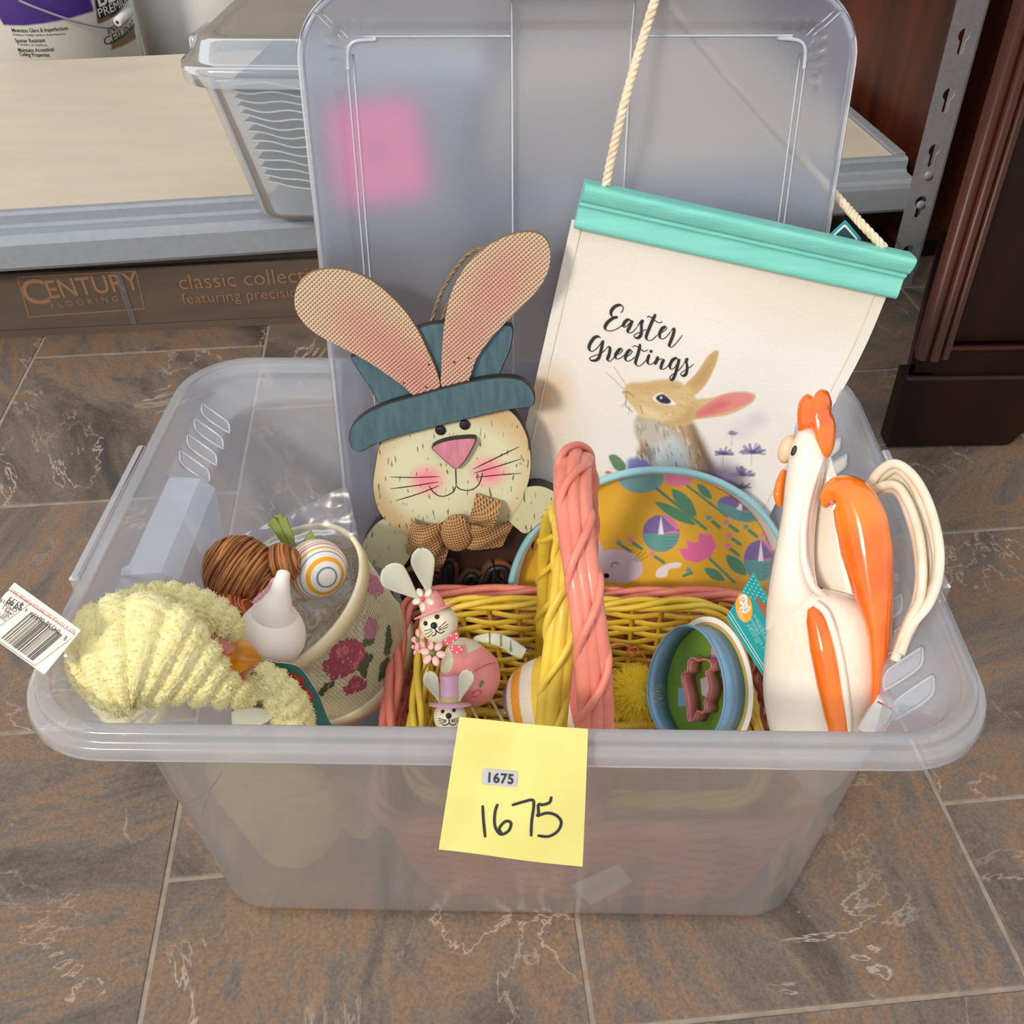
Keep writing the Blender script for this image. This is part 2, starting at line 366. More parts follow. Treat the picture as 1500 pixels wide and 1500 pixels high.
def burlap(name, c1, c2, scale, ex, ey, pink=None, holes=False):
    """open plain weave: two sets of threads, dark in the gaps"""
    m, nt, p, N, L = newmat(name); tc = N.new('ShaderNodeTexCoord')
    def stripe(ax):
        d = N.new('ShaderNodeVectorMath'); d.operation = 'DOT_PRODUCT'; d.inputs[1].default_value = tuple(np.asarray(ax)*scale*6.283)
        L.new(tc.outputs['Object'], d.inputs[0]); nz = N.new('ShaderNodeTexNoise'); nz.inputs['Scale'].default_value = 60; L.new(tc.outputs['Object'], nz.inputs[0])
        ad = N.new('ShaderNodeMath'); ad.operation = 'MULTIPLY_ADD'; ad.inputs[1].default_value = 3.0; L.new(nz.outputs[0], ad.inputs[0]); L.new(d.outputs['Value'], ad.inputs[2])
        sn = N.new('ShaderNodeMath'); sn.operation = 'SINE'; L.new(ad.outputs[0], sn.inputs[0]); return sn
    a, b = stripe(ex), stripe(ey)
    mx = N.new('ShaderNodeMath'); mx.operation = 'MAXIMUM'; L.new(a.outputs[0], mx.inputs[0]); L.new(b.outputs[0], mx.inputs[1])
    mr = N.new('ShaderNodeMapRange'); mr.inputs[1].default_value = -.45; mr.inputs[2].default_value = .35; L.new(mx.outputs[0], mr.inputs[0])
    g = N.new('ShaderNodeMix'); g.data_type = 'RGBA'; g.inputs[6].default_value = (*lin(c2), 1); L.new(mr.outputs[0], g.inputs[0])
    if pink is None: g.inputs[7].default_value = (*lin(c1), 1)
    else:
        at = N.new('ShaderNodeAttribute'); at.attribute_name = 'Col'; L.new(at.outputs['Color'], g.inputs[7])
    L.new(g.outputs[2], p.inputs['Base Color']); p.inputs['Roughness'].default_value = .9
    ad2 = N.new('ShaderNodeMath'); ad2.operation = 'ADD'; L.new(a.outputs[0], ad2.inputs[0]); L.new(b.outputs[0], ad2.inputs[1])
    bm = N.new('ShaderNodeBump'); bm.inputs['Strength'].default_value = .8; bm.inputs['Distance'].default_value = .0007; L.new(ad2.outputs[0], bm.inputs['Height']); L.new(bm.outputs[0], p.inputs['Normal'])
    return m
def crackle(name):
    """cream paint with short dark brush cracks, colour from the painted attribute"""
    m, nt, p, N, L = newmat(name); tc = N.new('ShaderNodeTexCoord'); at = N.new('ShaderNodeAttribute'); at.attribute_name = 'Col'
    mp = N.new('ShaderNodeMapping'); mp.inputs['Scale'].default_value = (420, 420, 60); L.new(tc.outputs['Object'], mp.inputs[0])
    nz = N.new('ShaderNodeTexNoise'); nz.inputs['Scale'].default_value = 1; nz.inputs['Detail'].default_value = 1; L.new(mp.outputs[0], nz.inputs[0])
    mr = N.new('ShaderNodeMapRange'); mr.inputs[1].default_value = .665; mr.inputs[2].default_value = .72; mr.inputs[4].default_value = .8; L.new(nz.outputs[0], mr.inputs[0])
    g = N.new('ShaderNodeMix'); g.data_type = 'RGBA'; g.inputs[7].default_value = (*lin((70, 58, 40)), 1); L.new(mr.outputs[0], g.inputs[0]); L.new(at.outputs['Color'], g.inputs[6])
    L.new(g.outputs[2], p.inputs['Base Color']); p.inputs['Roughness'].default_value = .55
    return m
def fluffy(name, c):
    """soft fibre: light is reflected and also passes through each hair"""
    m, nt, p, N, L = newmat(name); N.remove(p); di = N.new('ShaderNodeBsdfDiffuse'); tl = N.new('ShaderNodeBsdfTranslucent')
    for n_ in (di, tl): n_.inputs[0].default_value = (*lin(c), 1)
    mx = N.new('ShaderNodeMixShader'); mx.inputs[0].default_value = .45; L.new(di.outputs[0], mx.inputs[1]); L.new(tl.outputs[0], mx.inputs[2]); L.new(mx.outputs[0], N['Material Output'].inputs[0]); return m
BLACK = mat('black_paint', (22, 22, 24), .5)
INK = mat('black_ink', (40, 38, 38), .7)
WHITE = mat('white_plastic', (222, 221, 217), .4)

# ================================================================== SETTING: floor of separate tiles
grout = mat('grout', (160, 146, 132), .85, (140, 126, 112), 60, bump=.4)
floor = struct('floor', box((-2.2, -1.6, -.03), (2.8, 3.2, -.0010)), grout, 'pale grout bed between the tiles', smooth=False)
SL = slate('slate_tile', 0)
TA = 6.5; TR = rotz(TA)
tile_me = None
cols_u = [.035+.3175*k for k in range(-5, 5)]
offs = {-1: -.10, 0: -.245, 1: -.092, -2: .06}
PT = .331
for k in range(-5, 5):
    u0 = .035+.3175*k; o = offs.get(k, (-.1, .06, -.2)[k % 3])
    for j in range(-5, 7):
        v0 = o+PT*j; cu, cv = u0+.3175/2, v0+PT/2
        c = TR@np.array([cu, cv, 0])
        if c[1] < -.95 or c[1] > 1.9 or abs(c[0]) > 1.35: continue
        if tile_me is None:
            t = mk('tile', box((-.3175/2+.002, -PT/2+.002, -.008), (.3175/2-.002, PT/2-.002, 0), .0006), SL, floor, smooth=False); tile_me = t
        else: t = link(tile_me.copy())
        t.parent = floor; t.location = tuple(c); t.rotation_euler = (0, 0, math.radians(TA))
wallm = mat('wall_paint', (150, 140, 128), .8)
wd = rotz(9)
struct('wall_back', box((-2.6, 2.35, -.02), (2.8, 2.4, 2.2), 0, wd, np.array([0, 1.5, 0])), wallm, 'plain wall behind the shelf', smooth=False)

# ================================================================== shelf
S0 = np.array([-.695, .724, .18]); S_e = np.array([math.cos(math.radians(9)), math.sin(math.radians(9)), 0]); S_b = np.array([-S_e[1], S_e[0], 0]); UP = np.array([0, 0, 1.])
def sh(a, b, z): return S0 + S_e*a + S_b*b + UP*(z-.18)
def extr(prof, a0, a1):
    """shelf profile (b, z) drawn along the shelf from a0 to a1"""
    S = np.array([[sh(a, b, z) for b, z in prof] for a in (a0, a1)]); V, F = grid(S, False, True); n = len(prof)
    return V, F.tolist()+[list(range(n))[::-1], [n+i for i in range(n)]]
steel = mat('grey_enamelled_steel', (150, 156, 164), .38, (146, 151, 159), 90, metal=.15, bump=.03)
steel2 = mat('dark_grey_enamelled_steel', (150, 150, 156), .42, (142, 142, 148), 90, metal=.15, bump=.03)
deckm = mat('cream_laminate', (206, 192, 172), .42, (198, 186, 168), 6, stretch=(1, 3, 1), bump=.03, bscale=300)
shelf = thing('metal_shelf', 'low grey steel shelf with cream board deck behind the storage box', 'shelf', sh(.5, .3, 0))
A0, A1 = -.75, 1.262
mk('deck', extr([(.001, .164), (.001, .1795), (.70, .1795), (.70, .164)], A0, A1-.012), deckm, shelf, smooth=False)
def rp(pts, n=4): return cr(pts, n, True)
fb = mk('front_beam', extr([(-.002, .160), (0, .181), (-.004, .1845), (-.014, .1845), (-.018, .181), (-.018, .169), (-.022, .1655), (-.045, .1655), (-.052, .1615), (-.0545, .155), (-.0545, .124), (-.051, .119), (-.040, .118), (-.002, .118)], A0, A1), steel, shelf, smooth=False)
mk('rear_beam', extr([(.67, .10), (.67, .162), (.70, .162), (.70, .10)], A0, A1), steel, shelf, smooth=False)
mk('side_beam', join(extr([(.002, .118), (.002, .184), (.70, .184), (.70, .118)], A1-.010, A1+.004)), steel, shelf, smooth=False)
def keyflange(a0, b0, da, db, z0, z1, pitch, zk):
    """steel strip with real keyhole slots; strip width runs along (da,db)"""
    parts = []; w = math.hypot(da, db); ux, uy = da/w, db/w
    kh = []
    for t in np.linspace(-60, 240, 14): kh.append((.0085*math.cos(math.radians(t)), .0085*math.sin(math.radians(t))+.006))
    for t in np.linspace(180, 360, 10): kh.append((.0045*math.cos(math.radians(t)), .0045*math.sin(math.radians(t))-.014))
    kh = np.array(kh)
    zs = np.arange(zk, z1-pitch/2, pitch)
    zlo = z0
    for zc in zs:
        hi = zc+pitch/2
        cy = (zlo+hi)/2; R = []
        for x, y in kh:
            dx, dy = x, (zc+y)-cy; s = min((w/2)/max(abs(dx), 1e-9), ((hi-zlo)/2)/max(abs(dy), 1e-9)); R.append((dx*s, cy+dy*s))
        # corners snapped
        R = np.array(R)
        for cx_, cy_ in ((w/2, hi), (-w/2, hi), (-w/2, zlo), (w/2, zlo)):
            i = np.argmin(np.hypot(R[:, 0]-cx_, R[:, 1]-cy_)); R[i] = (cx_, cy_)
        for off in (0, .0022):
            P = np.vstack([np.array([sh(a0+ux*(x+w/2)-uy*0, b0+uy*(x+w/2)+off, y) for x, y in R]), np.array([sh(a0+ux*(x+w/2), b0+uy*(x+w/2)+off, zc+y) for x, y in kh])])
            parts.append((P, gridF(2, len(kh), False, True).tolist()))
        i0 = np.array([sh(a0+ux*(x+w/2), b0+uy*(x+w/2), zc+y) for x, y in kh]); i1 = np.array([sh(a0+ux*(x+w/2), b0+uy*(x+w/2)+.0022, zc+y) for x, y in kh])
        parts.append((np.vstack([i0, i1]), gridF(2, len(kh), False, True).tolist()))
        zlo = hi
    parts.append(box((0, 0, 0), (.0001, .0001, .0001)))
    parts[-1] = (parts[-1][0]+sh(a0, b0, z0), parts[-1][1])
    return join(*parts)
def upright(a0, b0, far=False):
    up = mk('upright', join(keyflange(a0, b0, .043, 0, .0, .95, .075, .053), extr([(b0, 0), (b0, .97), (b0+.035, .97), (b0+.035, 0)], a0+.041, a0+.0435)), steel2, shelf, smooth=False)
    return up
upf = upright(A1-.008, -.0565)
for z in (.173, .130):
    V, F = lathe([(0, .004), (.005, .004), (.0062, .002), (.0062, 0)], sh(A1+.0135, -.0565, z), -S_b, 16); mk('rivet', (V, F), steel2, upf)
# ------------------------------------------------------------------ cartons under the shelf
card = mat('brown_cardboard', (92, 76, 64), .85, (82, 67, 56), 8, stretch=(1, 1, 6), bump=.1, bscale=120)
card2 = mat('dark_brown_cardboard', (84, 70, 60), .85, (76, 62, 52), 8, bump=.1, bscale=120)
cprint = mat('tan_print', (136, 100, 72), .85)
tapem = plastic('clear_tape', .25, (190, 190, 190), .2)
CP = Pl((-.747, .704, 0), 6.2)
ct = thing('flooring_carton', 'long brown flooring carton with tan printed lettering under the shelf', 'box', CP.w([(.4, 0)])[0])
def pbox(pl, u0, u1, v0, v1, d0, d1, bev=.002):
    V = box((u0, v0, -d1), (u1, v1, -d0), bev); return V[0][:, :1]*pl.ex+V[0][:, 1:2]*pl.ey+V[0][:, 2:3]*pl.n+pl.O, V[1]
mk('carton_body', pbox(CP, -.45, 1.02, .001, .0965, 0, .20), card, ct, smooth=False)
mk('lid_flap', pbox(CP, -.45, 1.02, .0005, .012, -.0015, .0), card, ct, smooth=False)
PB = CP.w
fr = CP.pxs([(26, 406), (199, 397), (212, 452), (43, 464)])
L = [ribbon(np.linspace(fr[i], fr[(i+1) % 4], 6), .0016, PB, .0006, edge_taper=1) for i in range(4)]
a, b = CP.px(38, 447), CP.px(196, 431); an = math.degrees(math.atan2(*(b-a)[::-1]))
L.append(text('C', .054, PB, .0006, a, an, .012)); L.append(text('ENTURY', .0385, PB, .0006, CP.px(72, 437), an, .012, sx=.88))
a, b = CP.px(76, 451), CP.px(186, 443); L.append(text('FLOORING', .0125, PB, .0006, a, an, .004, space=1.75))
a = CP.px(263, 424); an2 = math.degrees(math.atan2(*(CP.px(445, 413)-a)[::-1]))
L.append(text('classic collection', .033, PB, .0006, a, an2, -.004, sx=.98)); L.append(text('featuring precision', .0235, PB, .0006, CP.px(268, 445), an2, -.004))
mk('printed_lettering', join(*L), cprint, ct, smooth=False)
mk('tape_strip', ribbon(np.linspace(CP.px(172, 398), CP.px(200, 484), 8), .008, PB, .0009, edge_taper=1), tapem, ct, smooth=False)
ct2 = single('flooring_carton', pbox(CP, -.45, 1.0, .098, .117, .006, .20), card2, 'dark flat carton lying on top of the printed flooring carton', 'box', smooth=False)

# ================================================================== dark wooden cabinet, right
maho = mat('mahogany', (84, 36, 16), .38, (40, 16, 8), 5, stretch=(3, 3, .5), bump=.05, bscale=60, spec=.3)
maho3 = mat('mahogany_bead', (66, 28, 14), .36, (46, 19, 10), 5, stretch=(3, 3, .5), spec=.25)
maho2 = mat('shaded_mahogany', (34, 16, 10), .4, (20, 9, 6), 5, stretch=(3, 3, .5), spec=.25)  # darker copy of the mahogany, the front panel's deep shade put into its colour
K0 = np.array([.455, .456, 0.]); k_s = nrm([.40, 1.0, 0]); k_f = nrm([.998, .03, 0])
def kb(s, f, z): return K0 + k_s*s + k_f*f + UP*z
def kbox(s0, s1, f0, f1, z0, z1):
    V = np.array([kb(s, f, z) for s in (s0, s1) for f in (f0, f1) for z in (z0, z1)])
    return V, [[0, 1, 3, 2], [4, 6, 7, 5], [0, 4, 5, 1], [2, 3, 7, 6], [0, 2, 6, 4], [1, 5, 7, 3]]
cab = thing('wooden_cabinet', 'tall dark mahogany cabinet with recessed front panel beside the shelf', 'cabinet', kb(.3, .25, 0))
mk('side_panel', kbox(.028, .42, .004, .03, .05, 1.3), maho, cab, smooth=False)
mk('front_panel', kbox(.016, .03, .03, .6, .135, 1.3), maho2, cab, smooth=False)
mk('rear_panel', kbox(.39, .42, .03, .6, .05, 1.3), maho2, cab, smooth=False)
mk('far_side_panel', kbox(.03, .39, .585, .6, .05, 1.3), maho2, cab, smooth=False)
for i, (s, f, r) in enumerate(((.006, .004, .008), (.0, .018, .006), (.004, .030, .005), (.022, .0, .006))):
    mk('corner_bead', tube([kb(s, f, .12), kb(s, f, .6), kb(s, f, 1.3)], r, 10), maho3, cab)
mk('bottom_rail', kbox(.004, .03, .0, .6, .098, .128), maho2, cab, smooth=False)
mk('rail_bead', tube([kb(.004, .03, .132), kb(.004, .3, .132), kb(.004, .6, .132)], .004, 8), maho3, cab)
# scalloped plinth
pf = Pl(kb(-.008, -.006, 0), math.degrees(math.atan2(k_f[1], k_f[0])))
ap = np.vstack([[(0, .1), (0, .001)], [(.145, .001)], cr([(.15, .004), (.16, .02), (.18, .036), (.215, .045), (.3, .05), (.4, .05)], 6), [(.61, .05), (.61, .1)]])
(vf, fm) = prism(pf, ap, -.03, 0, .003); mk('plinth', vf, [maho2, maho2], cab, smooth=False, fmat=fm)
mk('side_plinth', kbox(0, .42, -.006, .02, .001, .1), maho2, cab, smooth=False)

def shbox(a0, a1, b0, b1, z0, z1):
    V = np.array([sh(a, b, z) for a in (a0, a1) for b in (b0, b1) for z in (z0, z1)]); return V, [[0, 1, 3, 2], [4, 6, 7, 5], [0, 4, 5, 1], [2, 3, 7, 6], [0, 2, 6, 4], [1, 5, 7, 3]]
wdr = thing('wardrobe', 'dark reddish brown wooden wardrobe side standing at the right end of the shelf', 'wardrobe', sh(A1+.25, .4, .001))
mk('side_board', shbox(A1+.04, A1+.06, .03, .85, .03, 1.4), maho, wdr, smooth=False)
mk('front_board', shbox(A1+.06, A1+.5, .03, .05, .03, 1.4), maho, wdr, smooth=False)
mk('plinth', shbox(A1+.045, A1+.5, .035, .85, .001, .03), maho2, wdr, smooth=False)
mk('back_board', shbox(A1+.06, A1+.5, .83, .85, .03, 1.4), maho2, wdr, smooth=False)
# ================================================================== paint bucket on the shelf
def bucket(name, label, cpx, R, h, taper, Yd=1.56):
    f0 = aty(cpx[0], cpx[1], Yd); f0[2] = .001; d = nrm([f0[0]-CAM[0], f0[1]-CAM[1], 0]); c = f0+d*R
    t = thing(name, label, 'bucket', c)
    mk('pail', lathe([(.001, .002), (R-.004, .0), (R, .004), (R+taper*h, h), (R+taper*h-.003, h), (R-.003, .006), (.001, .006)], c, n=64), WHITE, t)
    mk('rim', lathe([(R+taper*h, h-.035), (R+taper*h+.006, h-.03), (R+taper*h+.006, h-.002), (R+taper*h, h)], c, n=64), WHITE, t)
    pl = Pl(f0, math.degrees(math.atan2(-d[0], d[1])))
    def wf(uv, hh):
        uv = np.atleast_2d(uv); hh = np.broadcast_to(np.asarray(hh, float), (len(uv),)); a = uv[:, 0]/R; r = R+taper*uv[:, 1]+hh
        e = pl.ex; dd = -d
        return c + (np.sin(a)*r)[:, None]*e + (np.cos(a)*r)[:, None]*dd + uv[:, 1:2]*UP
    return t, pl, wf, c
pb, pl, wf, bc = bucket('paint_bucket', 'white paint bucket with purple and black printed label standing behind the shelf', (95, 86), .160, .37, .02)
def cyl_px(x, y):
    """photo pixel on the label, unrolled"""
    p = pl.px(x, y); a = math.asin(max(-1, min(1, p[0]/.160))); return np.array([a*.160, p[1]])
gx, gy = np.meshgrid(np.linspace(-.16, .185, 150), np.linspace(.06, .36, 150), indexing='ij')
cv = Canvas(gx, gy, (205, 200, 188))
purple = [cyl_px(x, y) for x, y in ((8, 41), (40, 38), (80, 31), (137, 19))]+[(.07, .4), (-.16, .4)]
cv.poly(purple, (62, 36, 118))
bk = [cyl_px(137, 0), cyl_px(143, 38), cyl_px(165, 33), cyl_px(190, 17)]; bk = [np.array([bk[0][0], .4]), bk[0], bk[1], bk[2], bk[3], np.array([.2, bk[3][1]]), np.array([.2, .4])]
cv.poly(bk, (26, 25, 26)); cv.poly([cyl_px(143, 38), cyl_px(141, 32), cyl_px(160, 30), cyl_px(163, 34)], (120, 92, 48))
g = [cyl_px(164, 78), cyl_px(164, 68), cyl_px(200, 55)]; cv.poly([g[0], g[1], g[2], (.2, g[2][1]), (.2, g[0][1])], (132, 104, 70)); cv.line([g[1], g[2], (.2, g[2][1]+.006)], .006, (74, 112, 40))
V, F = grid(wf(np.stack([gx.ravel(), gy.ravel()], 1), .0006).reshape(150, 150, 3)); mk('printed_label', (V, F), printed('bucket_label', .45), pb, cols=cv.cols())
dk, lt = INK, mat('white_ink', (225, 222, 216), .6)
def putt(s, p, q, body_h, m=None, bold=0., shear=0.):
    a, b = cyl_px(*p), cyl_px(*q); V, F = text(s, 1, lambda uv, h: uv, bold=bold, shear=shear); w = V[:, 0].max()-V[:, 0].min()
    L = np.linalg.norm(b-a); an = math.degrees(math.atan2(*(b-a)[::-1])); return text(s, body_h, wf, .0011, a, an, bold, shear=shear, sx=L/(w*body_h))
for vf_ in (putt('Minimizes Glare & Imperfections', (20, 50), (99, 43), .0105, bold=.012), putt('Reduces Visible Surface Imperfections', (22, 55), (95, 50), .006),
   putt('Spatter Resistant', (25, 65), (67, 61), .0105, bold=.012), putt('Transfers to Surfaces', (27, 69), (70, 67), .006), putt('Maintains Acoustical', (29, 79), (79, 74), .0105, bold=.012), putt('Ceiling Properties', (31, 85), (73, 82.5), .0105, bold=.012),
   putt('INTERIOR', (159, 56), (197, 42), .024), putt('CEILING', (153, 71), (203, 57), .022)): mk('dark_lettering', vf_, dk, pb, smooth=False)
for vf_ in (putt('BEHR', (143, 14), (192, 4), .042, bold=.02), putt('PREMIUM PLUS', (144, 29), (208, 12), .022)): mk('light_lettering', vf_, lt, pb, smooth=False)
hp = [wf([cyl_px(x, y)], k)[0] for x, y, k in ((30, -2, .012), (60, 10, .016), (105, 28, .02), (145, 41, .02), (158, 39, .018))]
hd = mk('wire_handle', tube(cr(hp, 6), .0024, 8), steel2, pb)
g0, g1 = wf([cyl_px(164, 38)], .016)[0], wf([cyl_px(185, 29)], .012)[0]
mk('grip', lathe([(.0035, 0), (.0085, 0), (.0095, .001), (.0095, np.linalg.norm(g1-g0)), (.004, np.linalg.norm(g1-g0))], g0, nrm(g1-g0), 20), WHITE, hd)
bucket('plain_bucket', 'plain white bucket between the paint bucket and the lidded box', (322, 78), .165, .40, .02, 1.80)

# ================================================================== small lidded clear box on the shelf with stacked sheets
PPc = plastic('clear_polypropylene', .44, (222, 229, 238), .16)
PPl = plastic('clear_polypropylene_lid', .32, (222, 229, 238), .10, gloss=.3)
sbc = np.array([-.205, .805, .1797]); SBR = rotz(-2)
def ringloft(secs, c, R, n=8):
    S = []
    for hx, hy, z, r in secs:
        p = rrect(hx, hy, r, n); S.append(np.c_[p, np.full(len(p), z)]@R.T + c)
    return np.array(S)
def loftVF(S, cap0=False, cap1=False):
    V, F = grid(S, False, True); F = F.tolist(); n = S.shape[1]
    if cap0: F.append(list(range(n))[::-1])
    if cap1: F.append([(S.shape[0]-1)*n+i for i in range(n)])
    return V, F
sb = thing('lidded_box', 'small clear plastic box with lid holding wavy sheets, standing on the shelf', 'box', sbc)
mk('box_body', loftVF(ringloft([(.0005, .0005, .001, .0002), (.130, .101, .001, .03), (.138, .109, .002, .036), (.1415, .1122, .006, .04), (.1426, .1132, .011, .04), (.1755, .1365, .168, .045), (.1765, .1372, .173, .045), (.1785, .1388, .184, .045), (.180, .1395, .1865, .045), (.187, .1455, .187, .05), (.189, .147, .185, .05), (.1893, .1472, .176, .05)], sbc, SBR)), PPc, sb)
lidS = ringloft([(.194, .151, .178, .05), (.1945, .1515, .180, .05), (.1955, .1522, .194, .05), (.1945, .1512, .1985, .05), (.190, .147, .2002, .05), (.185, .142, .2005, .045), (.1825, .1395, .202, .045), (.1735, .1305, .2215, .04), (.171, .128, .2248, .04), (.167, .124, .226, .04), (.159, .116, .226, .04), (.156, .113, .2245, .036), (.154, .111, .2208, .035), (.150, .107, .22, .034), (.0005, .0005, .22, .0002)], sbc, SBR)
ld = mk('snap_lid', loftVF(lidS), PPl, sb)
lp = Pl(sbc+SBR@np.array([0, -.1535, .19]), -2)
for sx in (-1, 1):
    V, F = box((-.035, -.004, -.012), (.035, .010, .014), .003); mk('lid_clip', ((V@np.array([[1, 0, 0], [0, 1, 0], [0, 0, 1.]]))@rotz(88).T@SBR.T+sbc+SBR@np.array([sx*.198, 0, .19]), F), PPl, sb)
emp = Pl(sbc+SBR@np.array([-.03, -.112, .2205]), ex=SBR@np.array([1, 0, 0.]), ey=SBR@np.array([0, 1, 0.]))
(vf, fm) = prism(emp, rrect(.022, .009, .004, 4), 0, .0015, .0006); mk('lid_badge', vf, [PPl, PPl], sb, fmat=fm)
sheet_m = mat('grey_blue_sheet', (70, 88, 102), .5, (88, 106, 118), 18, bump=.05)
edge_m = mat('pale_sheet_edge', (224, 228, 228), .6)
NS = 13
for k in range(NS):
    z = .030 + .0108*k; u = np.linspace(-1, 1, 60); v = np.linspace(-1, 1, 14); hx, hy = .122+.0016*k, .092+.0016*k
    ph = np.array([.4, 1.1, 2.0, 3.0])+k*np.array([.5, .3, .45, .8])+rng.uniform(-.15, .15, 4); U, Vv = np.meshgrid(u, v, indexing='ij')
    zz = z + .004*np.sin(U*3.1+ph[0])*(.6+.4*np.cos(Vv+ph[1])) + .0022*np.sin(U*8.5+ph[2]+Vv) + .0012*np.sin(U*15+ph[3]) - .016*U - .006*(Vv+1)
    P = np.stack([U*hx, Vv*hy+.004*np.sin(U*5+ph[1]), zz], -1).reshape(-1, 3)@SBR.T + sbc
    V, F = grid(P.reshape(60, 14, 3)); V2 = V-UP*.0007
    ORD = ['bottom', 'second lowest', 'third lowest', 'fourth lowest', 'fifth lowest', 'sixth lowest', 'middle', 'sixth', 'fifth', 'fourth', 'third', 'second', 'top']
    st = thing('wavy_sheet', ORD[k]+(' from the top,' if 6 < k < 12 else '')+' wavy grey sheet in the clear box on the shelf', 'sheet', V.mean(0), 'wavy sheets stacked in the clear box')
    mk('sheet_body', (np.vstack([V, V2]), F.tolist()+(F[:, ::-1]+len(V)).tolist()), sheet_m, st)
    mk('sheet_edge', tube(P.reshape(60, 14, 3)[:, 0], .0011, 6), edge_m, st)
# pink note stuck to the front of that box
tl = math.degrees(math.atan2(.024+.002, .166)); np_ = Pl(sbc+SBR@np.array([0, -.138, .172])+np.array([0, -.0035, 0]), -2, -tl)
q = np_.pxs([(478, 158), (606, 140), (632, 282), (500, 300)])
u = np.linspace(0, 1, 12); U, Vv = np.meshgrid(u, u, indexing='ij')
uv = (q[3][None]*((1-U)*(1-Vv)).ravel()[:, None] + q[2][None]*(U*(1-Vv)).ravel()[:, None] + q[0][None]*((1-U)*Vv).ravel()[:, None] + q[1][None]*(U*Vv).ravel()[:, None])
pinkm = mat('bright_pink_paper', (255, 112, 168), .8)
V, F = grid(np_.w(uv, .0005+.003*(1-Vv.ravel())**2).reshape(12, 12, 3)); V2 = V-np_.n*.0004
pn = thing('pink_note', 'bright pink square paper note stuck on the clear box behind the lid', 'note', V.mean(0))
mk('paper', (np.vstack([V, V2]), F.tolist()+(F[:, ::-1]+len(V)).tolist()), pinkm, pn)
mc = np_.px(553, 220); mk('dark_mark', ribbon(cr([mc+np.array(p) for p in ((-.012, .004), (-.004, .009), (.006, .005), (.004, -.004), (-.006, -.006), (.012, -.008))], 5), .004, np_.w, .0025), INK, pn, smooth=False)

# ================================================================== the big storage box
PP = plastic('milky_polypropylene', .42, (230, 239, 255), .2)
PPr = plastic('milky_polypropylene_rim', .34, (240, 244, 252), .16)
bin_ = thing('storage_box', 'large milky clear plastic storage box full of spring decorations', 'box', (0, 0, 0))
BC = np.zeros(3); I3 = np.eye(3)
wall_secs = [(.0005, .0005, .0012, .0002), (.205, .142, .0012, .03), (.216, .152, .0014, .036), (.2205, .1555, .004, .039), (.2222, .1572, .008, .04), (.2226, .1578, .014, .04), (.2362, .1808, .240, .044), (.2366, .1812, .2455, .044), (.2385, .1835, .248, .045), (.2410, .1845, .2485, .045), (.2600, .1868, .2570, .046), (.2645, .1885, .2590, .047), (.2660, .1895, .2620, .047), (.2680, .1915, .2715, .048), (.2688, .1925, .2735, .048)]
mk('box_wall', loftVF(ringloft(wall_secs, BC, I3, 10)), PP, bin_)
rim_secs = [(.2688, .1925, .2735, .048), (.2697, .1933, .2752, .049), (.2712, .1945, .2757, .05), (.2768, .1995, .2756, .054), (.2782, .2006, .2748, .055), (.2788, .2012, .2730, .0555), (.2793, .2016, .2700, .056), (.2800, .2022, .2686, .0565), (.2826, .2048, .2680, .058), (.2841, .2060, .2672, .059), (.2847, .2064, .2650, .059), (.2857, .2072, .2590, .059), (.2852, .2066, .2574, .059), (.2836, .2050, .2572, .059)]
rim = mk('box_rim', loftVF(ringloft(rim_secs, BC, I3, 10)), PPr, bin_)
# step at the handle in the middle of each short side, leaf shaped vents beside it
leaf = np.vstack([cr([(-1, -.55), (-.55, .28), (.1, .5), (1, .62)], 7), cr([(1, .62), (.55, -.25), (-.1, -.5), (-1, -.55)], 7)[1:-1]])
for sx in (-1, 1):
    # sloping ledge surface between the wall and the rim
    def led(uv, h, sx=sx):
        uv = np.atleast_2d(uv); t = uv[:, 0]     # distance outward from the wall shoulder
        x = .240+t; z = .2475+t*.5
        return np.c_[sx*(x-.45*np.asarray(h)), uv[:, 1], z+.9*np.asarray(h)]
    for yc in (-.150, -.127, -.104, -.081, .074, .096, .118, .140):
        p = leaf*np.array([.0165, .0125]); a = math.radians(18); p = np.c_[p[:, 0]*math.cos(a)-p[:, 1]*math.sin(a), p[:, 0]*math.sin(a)+p[:, 1]*math.cos(a)]
        p = p+np.array([.008, yc])
        P = led(p, .0012)
        lf = mk('leaf_vent', tube(P, .0011, 6, closed=True), PPr, bin_)
        c = P.mean(0); n = len(P); mk('leaf_pane', (np.vstack([P, c[None]]), [[i, (i+1) % n, n] for i in range(n)]), PPr, lf)
    # hand hold pocket bulging inward
    S = []
    for z, xi, hy in ((.262, .258, .052), (.2585, .236, .056), (.25, .226, .055), (.12, .2235, .024), (.07, .2262, .004)):
        xo = .2365-(.244-min(z, .244))*.061 if z < .25 else .262
        S.append([(sx*(xo+.0005), -hy, z), (sx*xi, -hy*.93, z), (sx*xi, hy*.93, z), (sx*(xo+.0005), hy, z)])
    mk('hand_hold', grid(np.array(S)), PP, bin_, smooth=False)
    mk('handle_edge', box((sx*.2845-.0035, -.075, .258), (sx*.2845+.0035, .075, .2735), .0015), PPr, bin_, smooth=False)

# ================================================================== lid standing in the box
LP = Pl((.0455, .128, .004), 0, 9.0)
nu, nv = 131, 181
u = np.linspace(-1, 1, nu); v = np.linspace(-1, 1, nv); U, Vv = np.meshgrid(u, v, indexing='ij')
LW, LH, LR = .1985, .283, .05
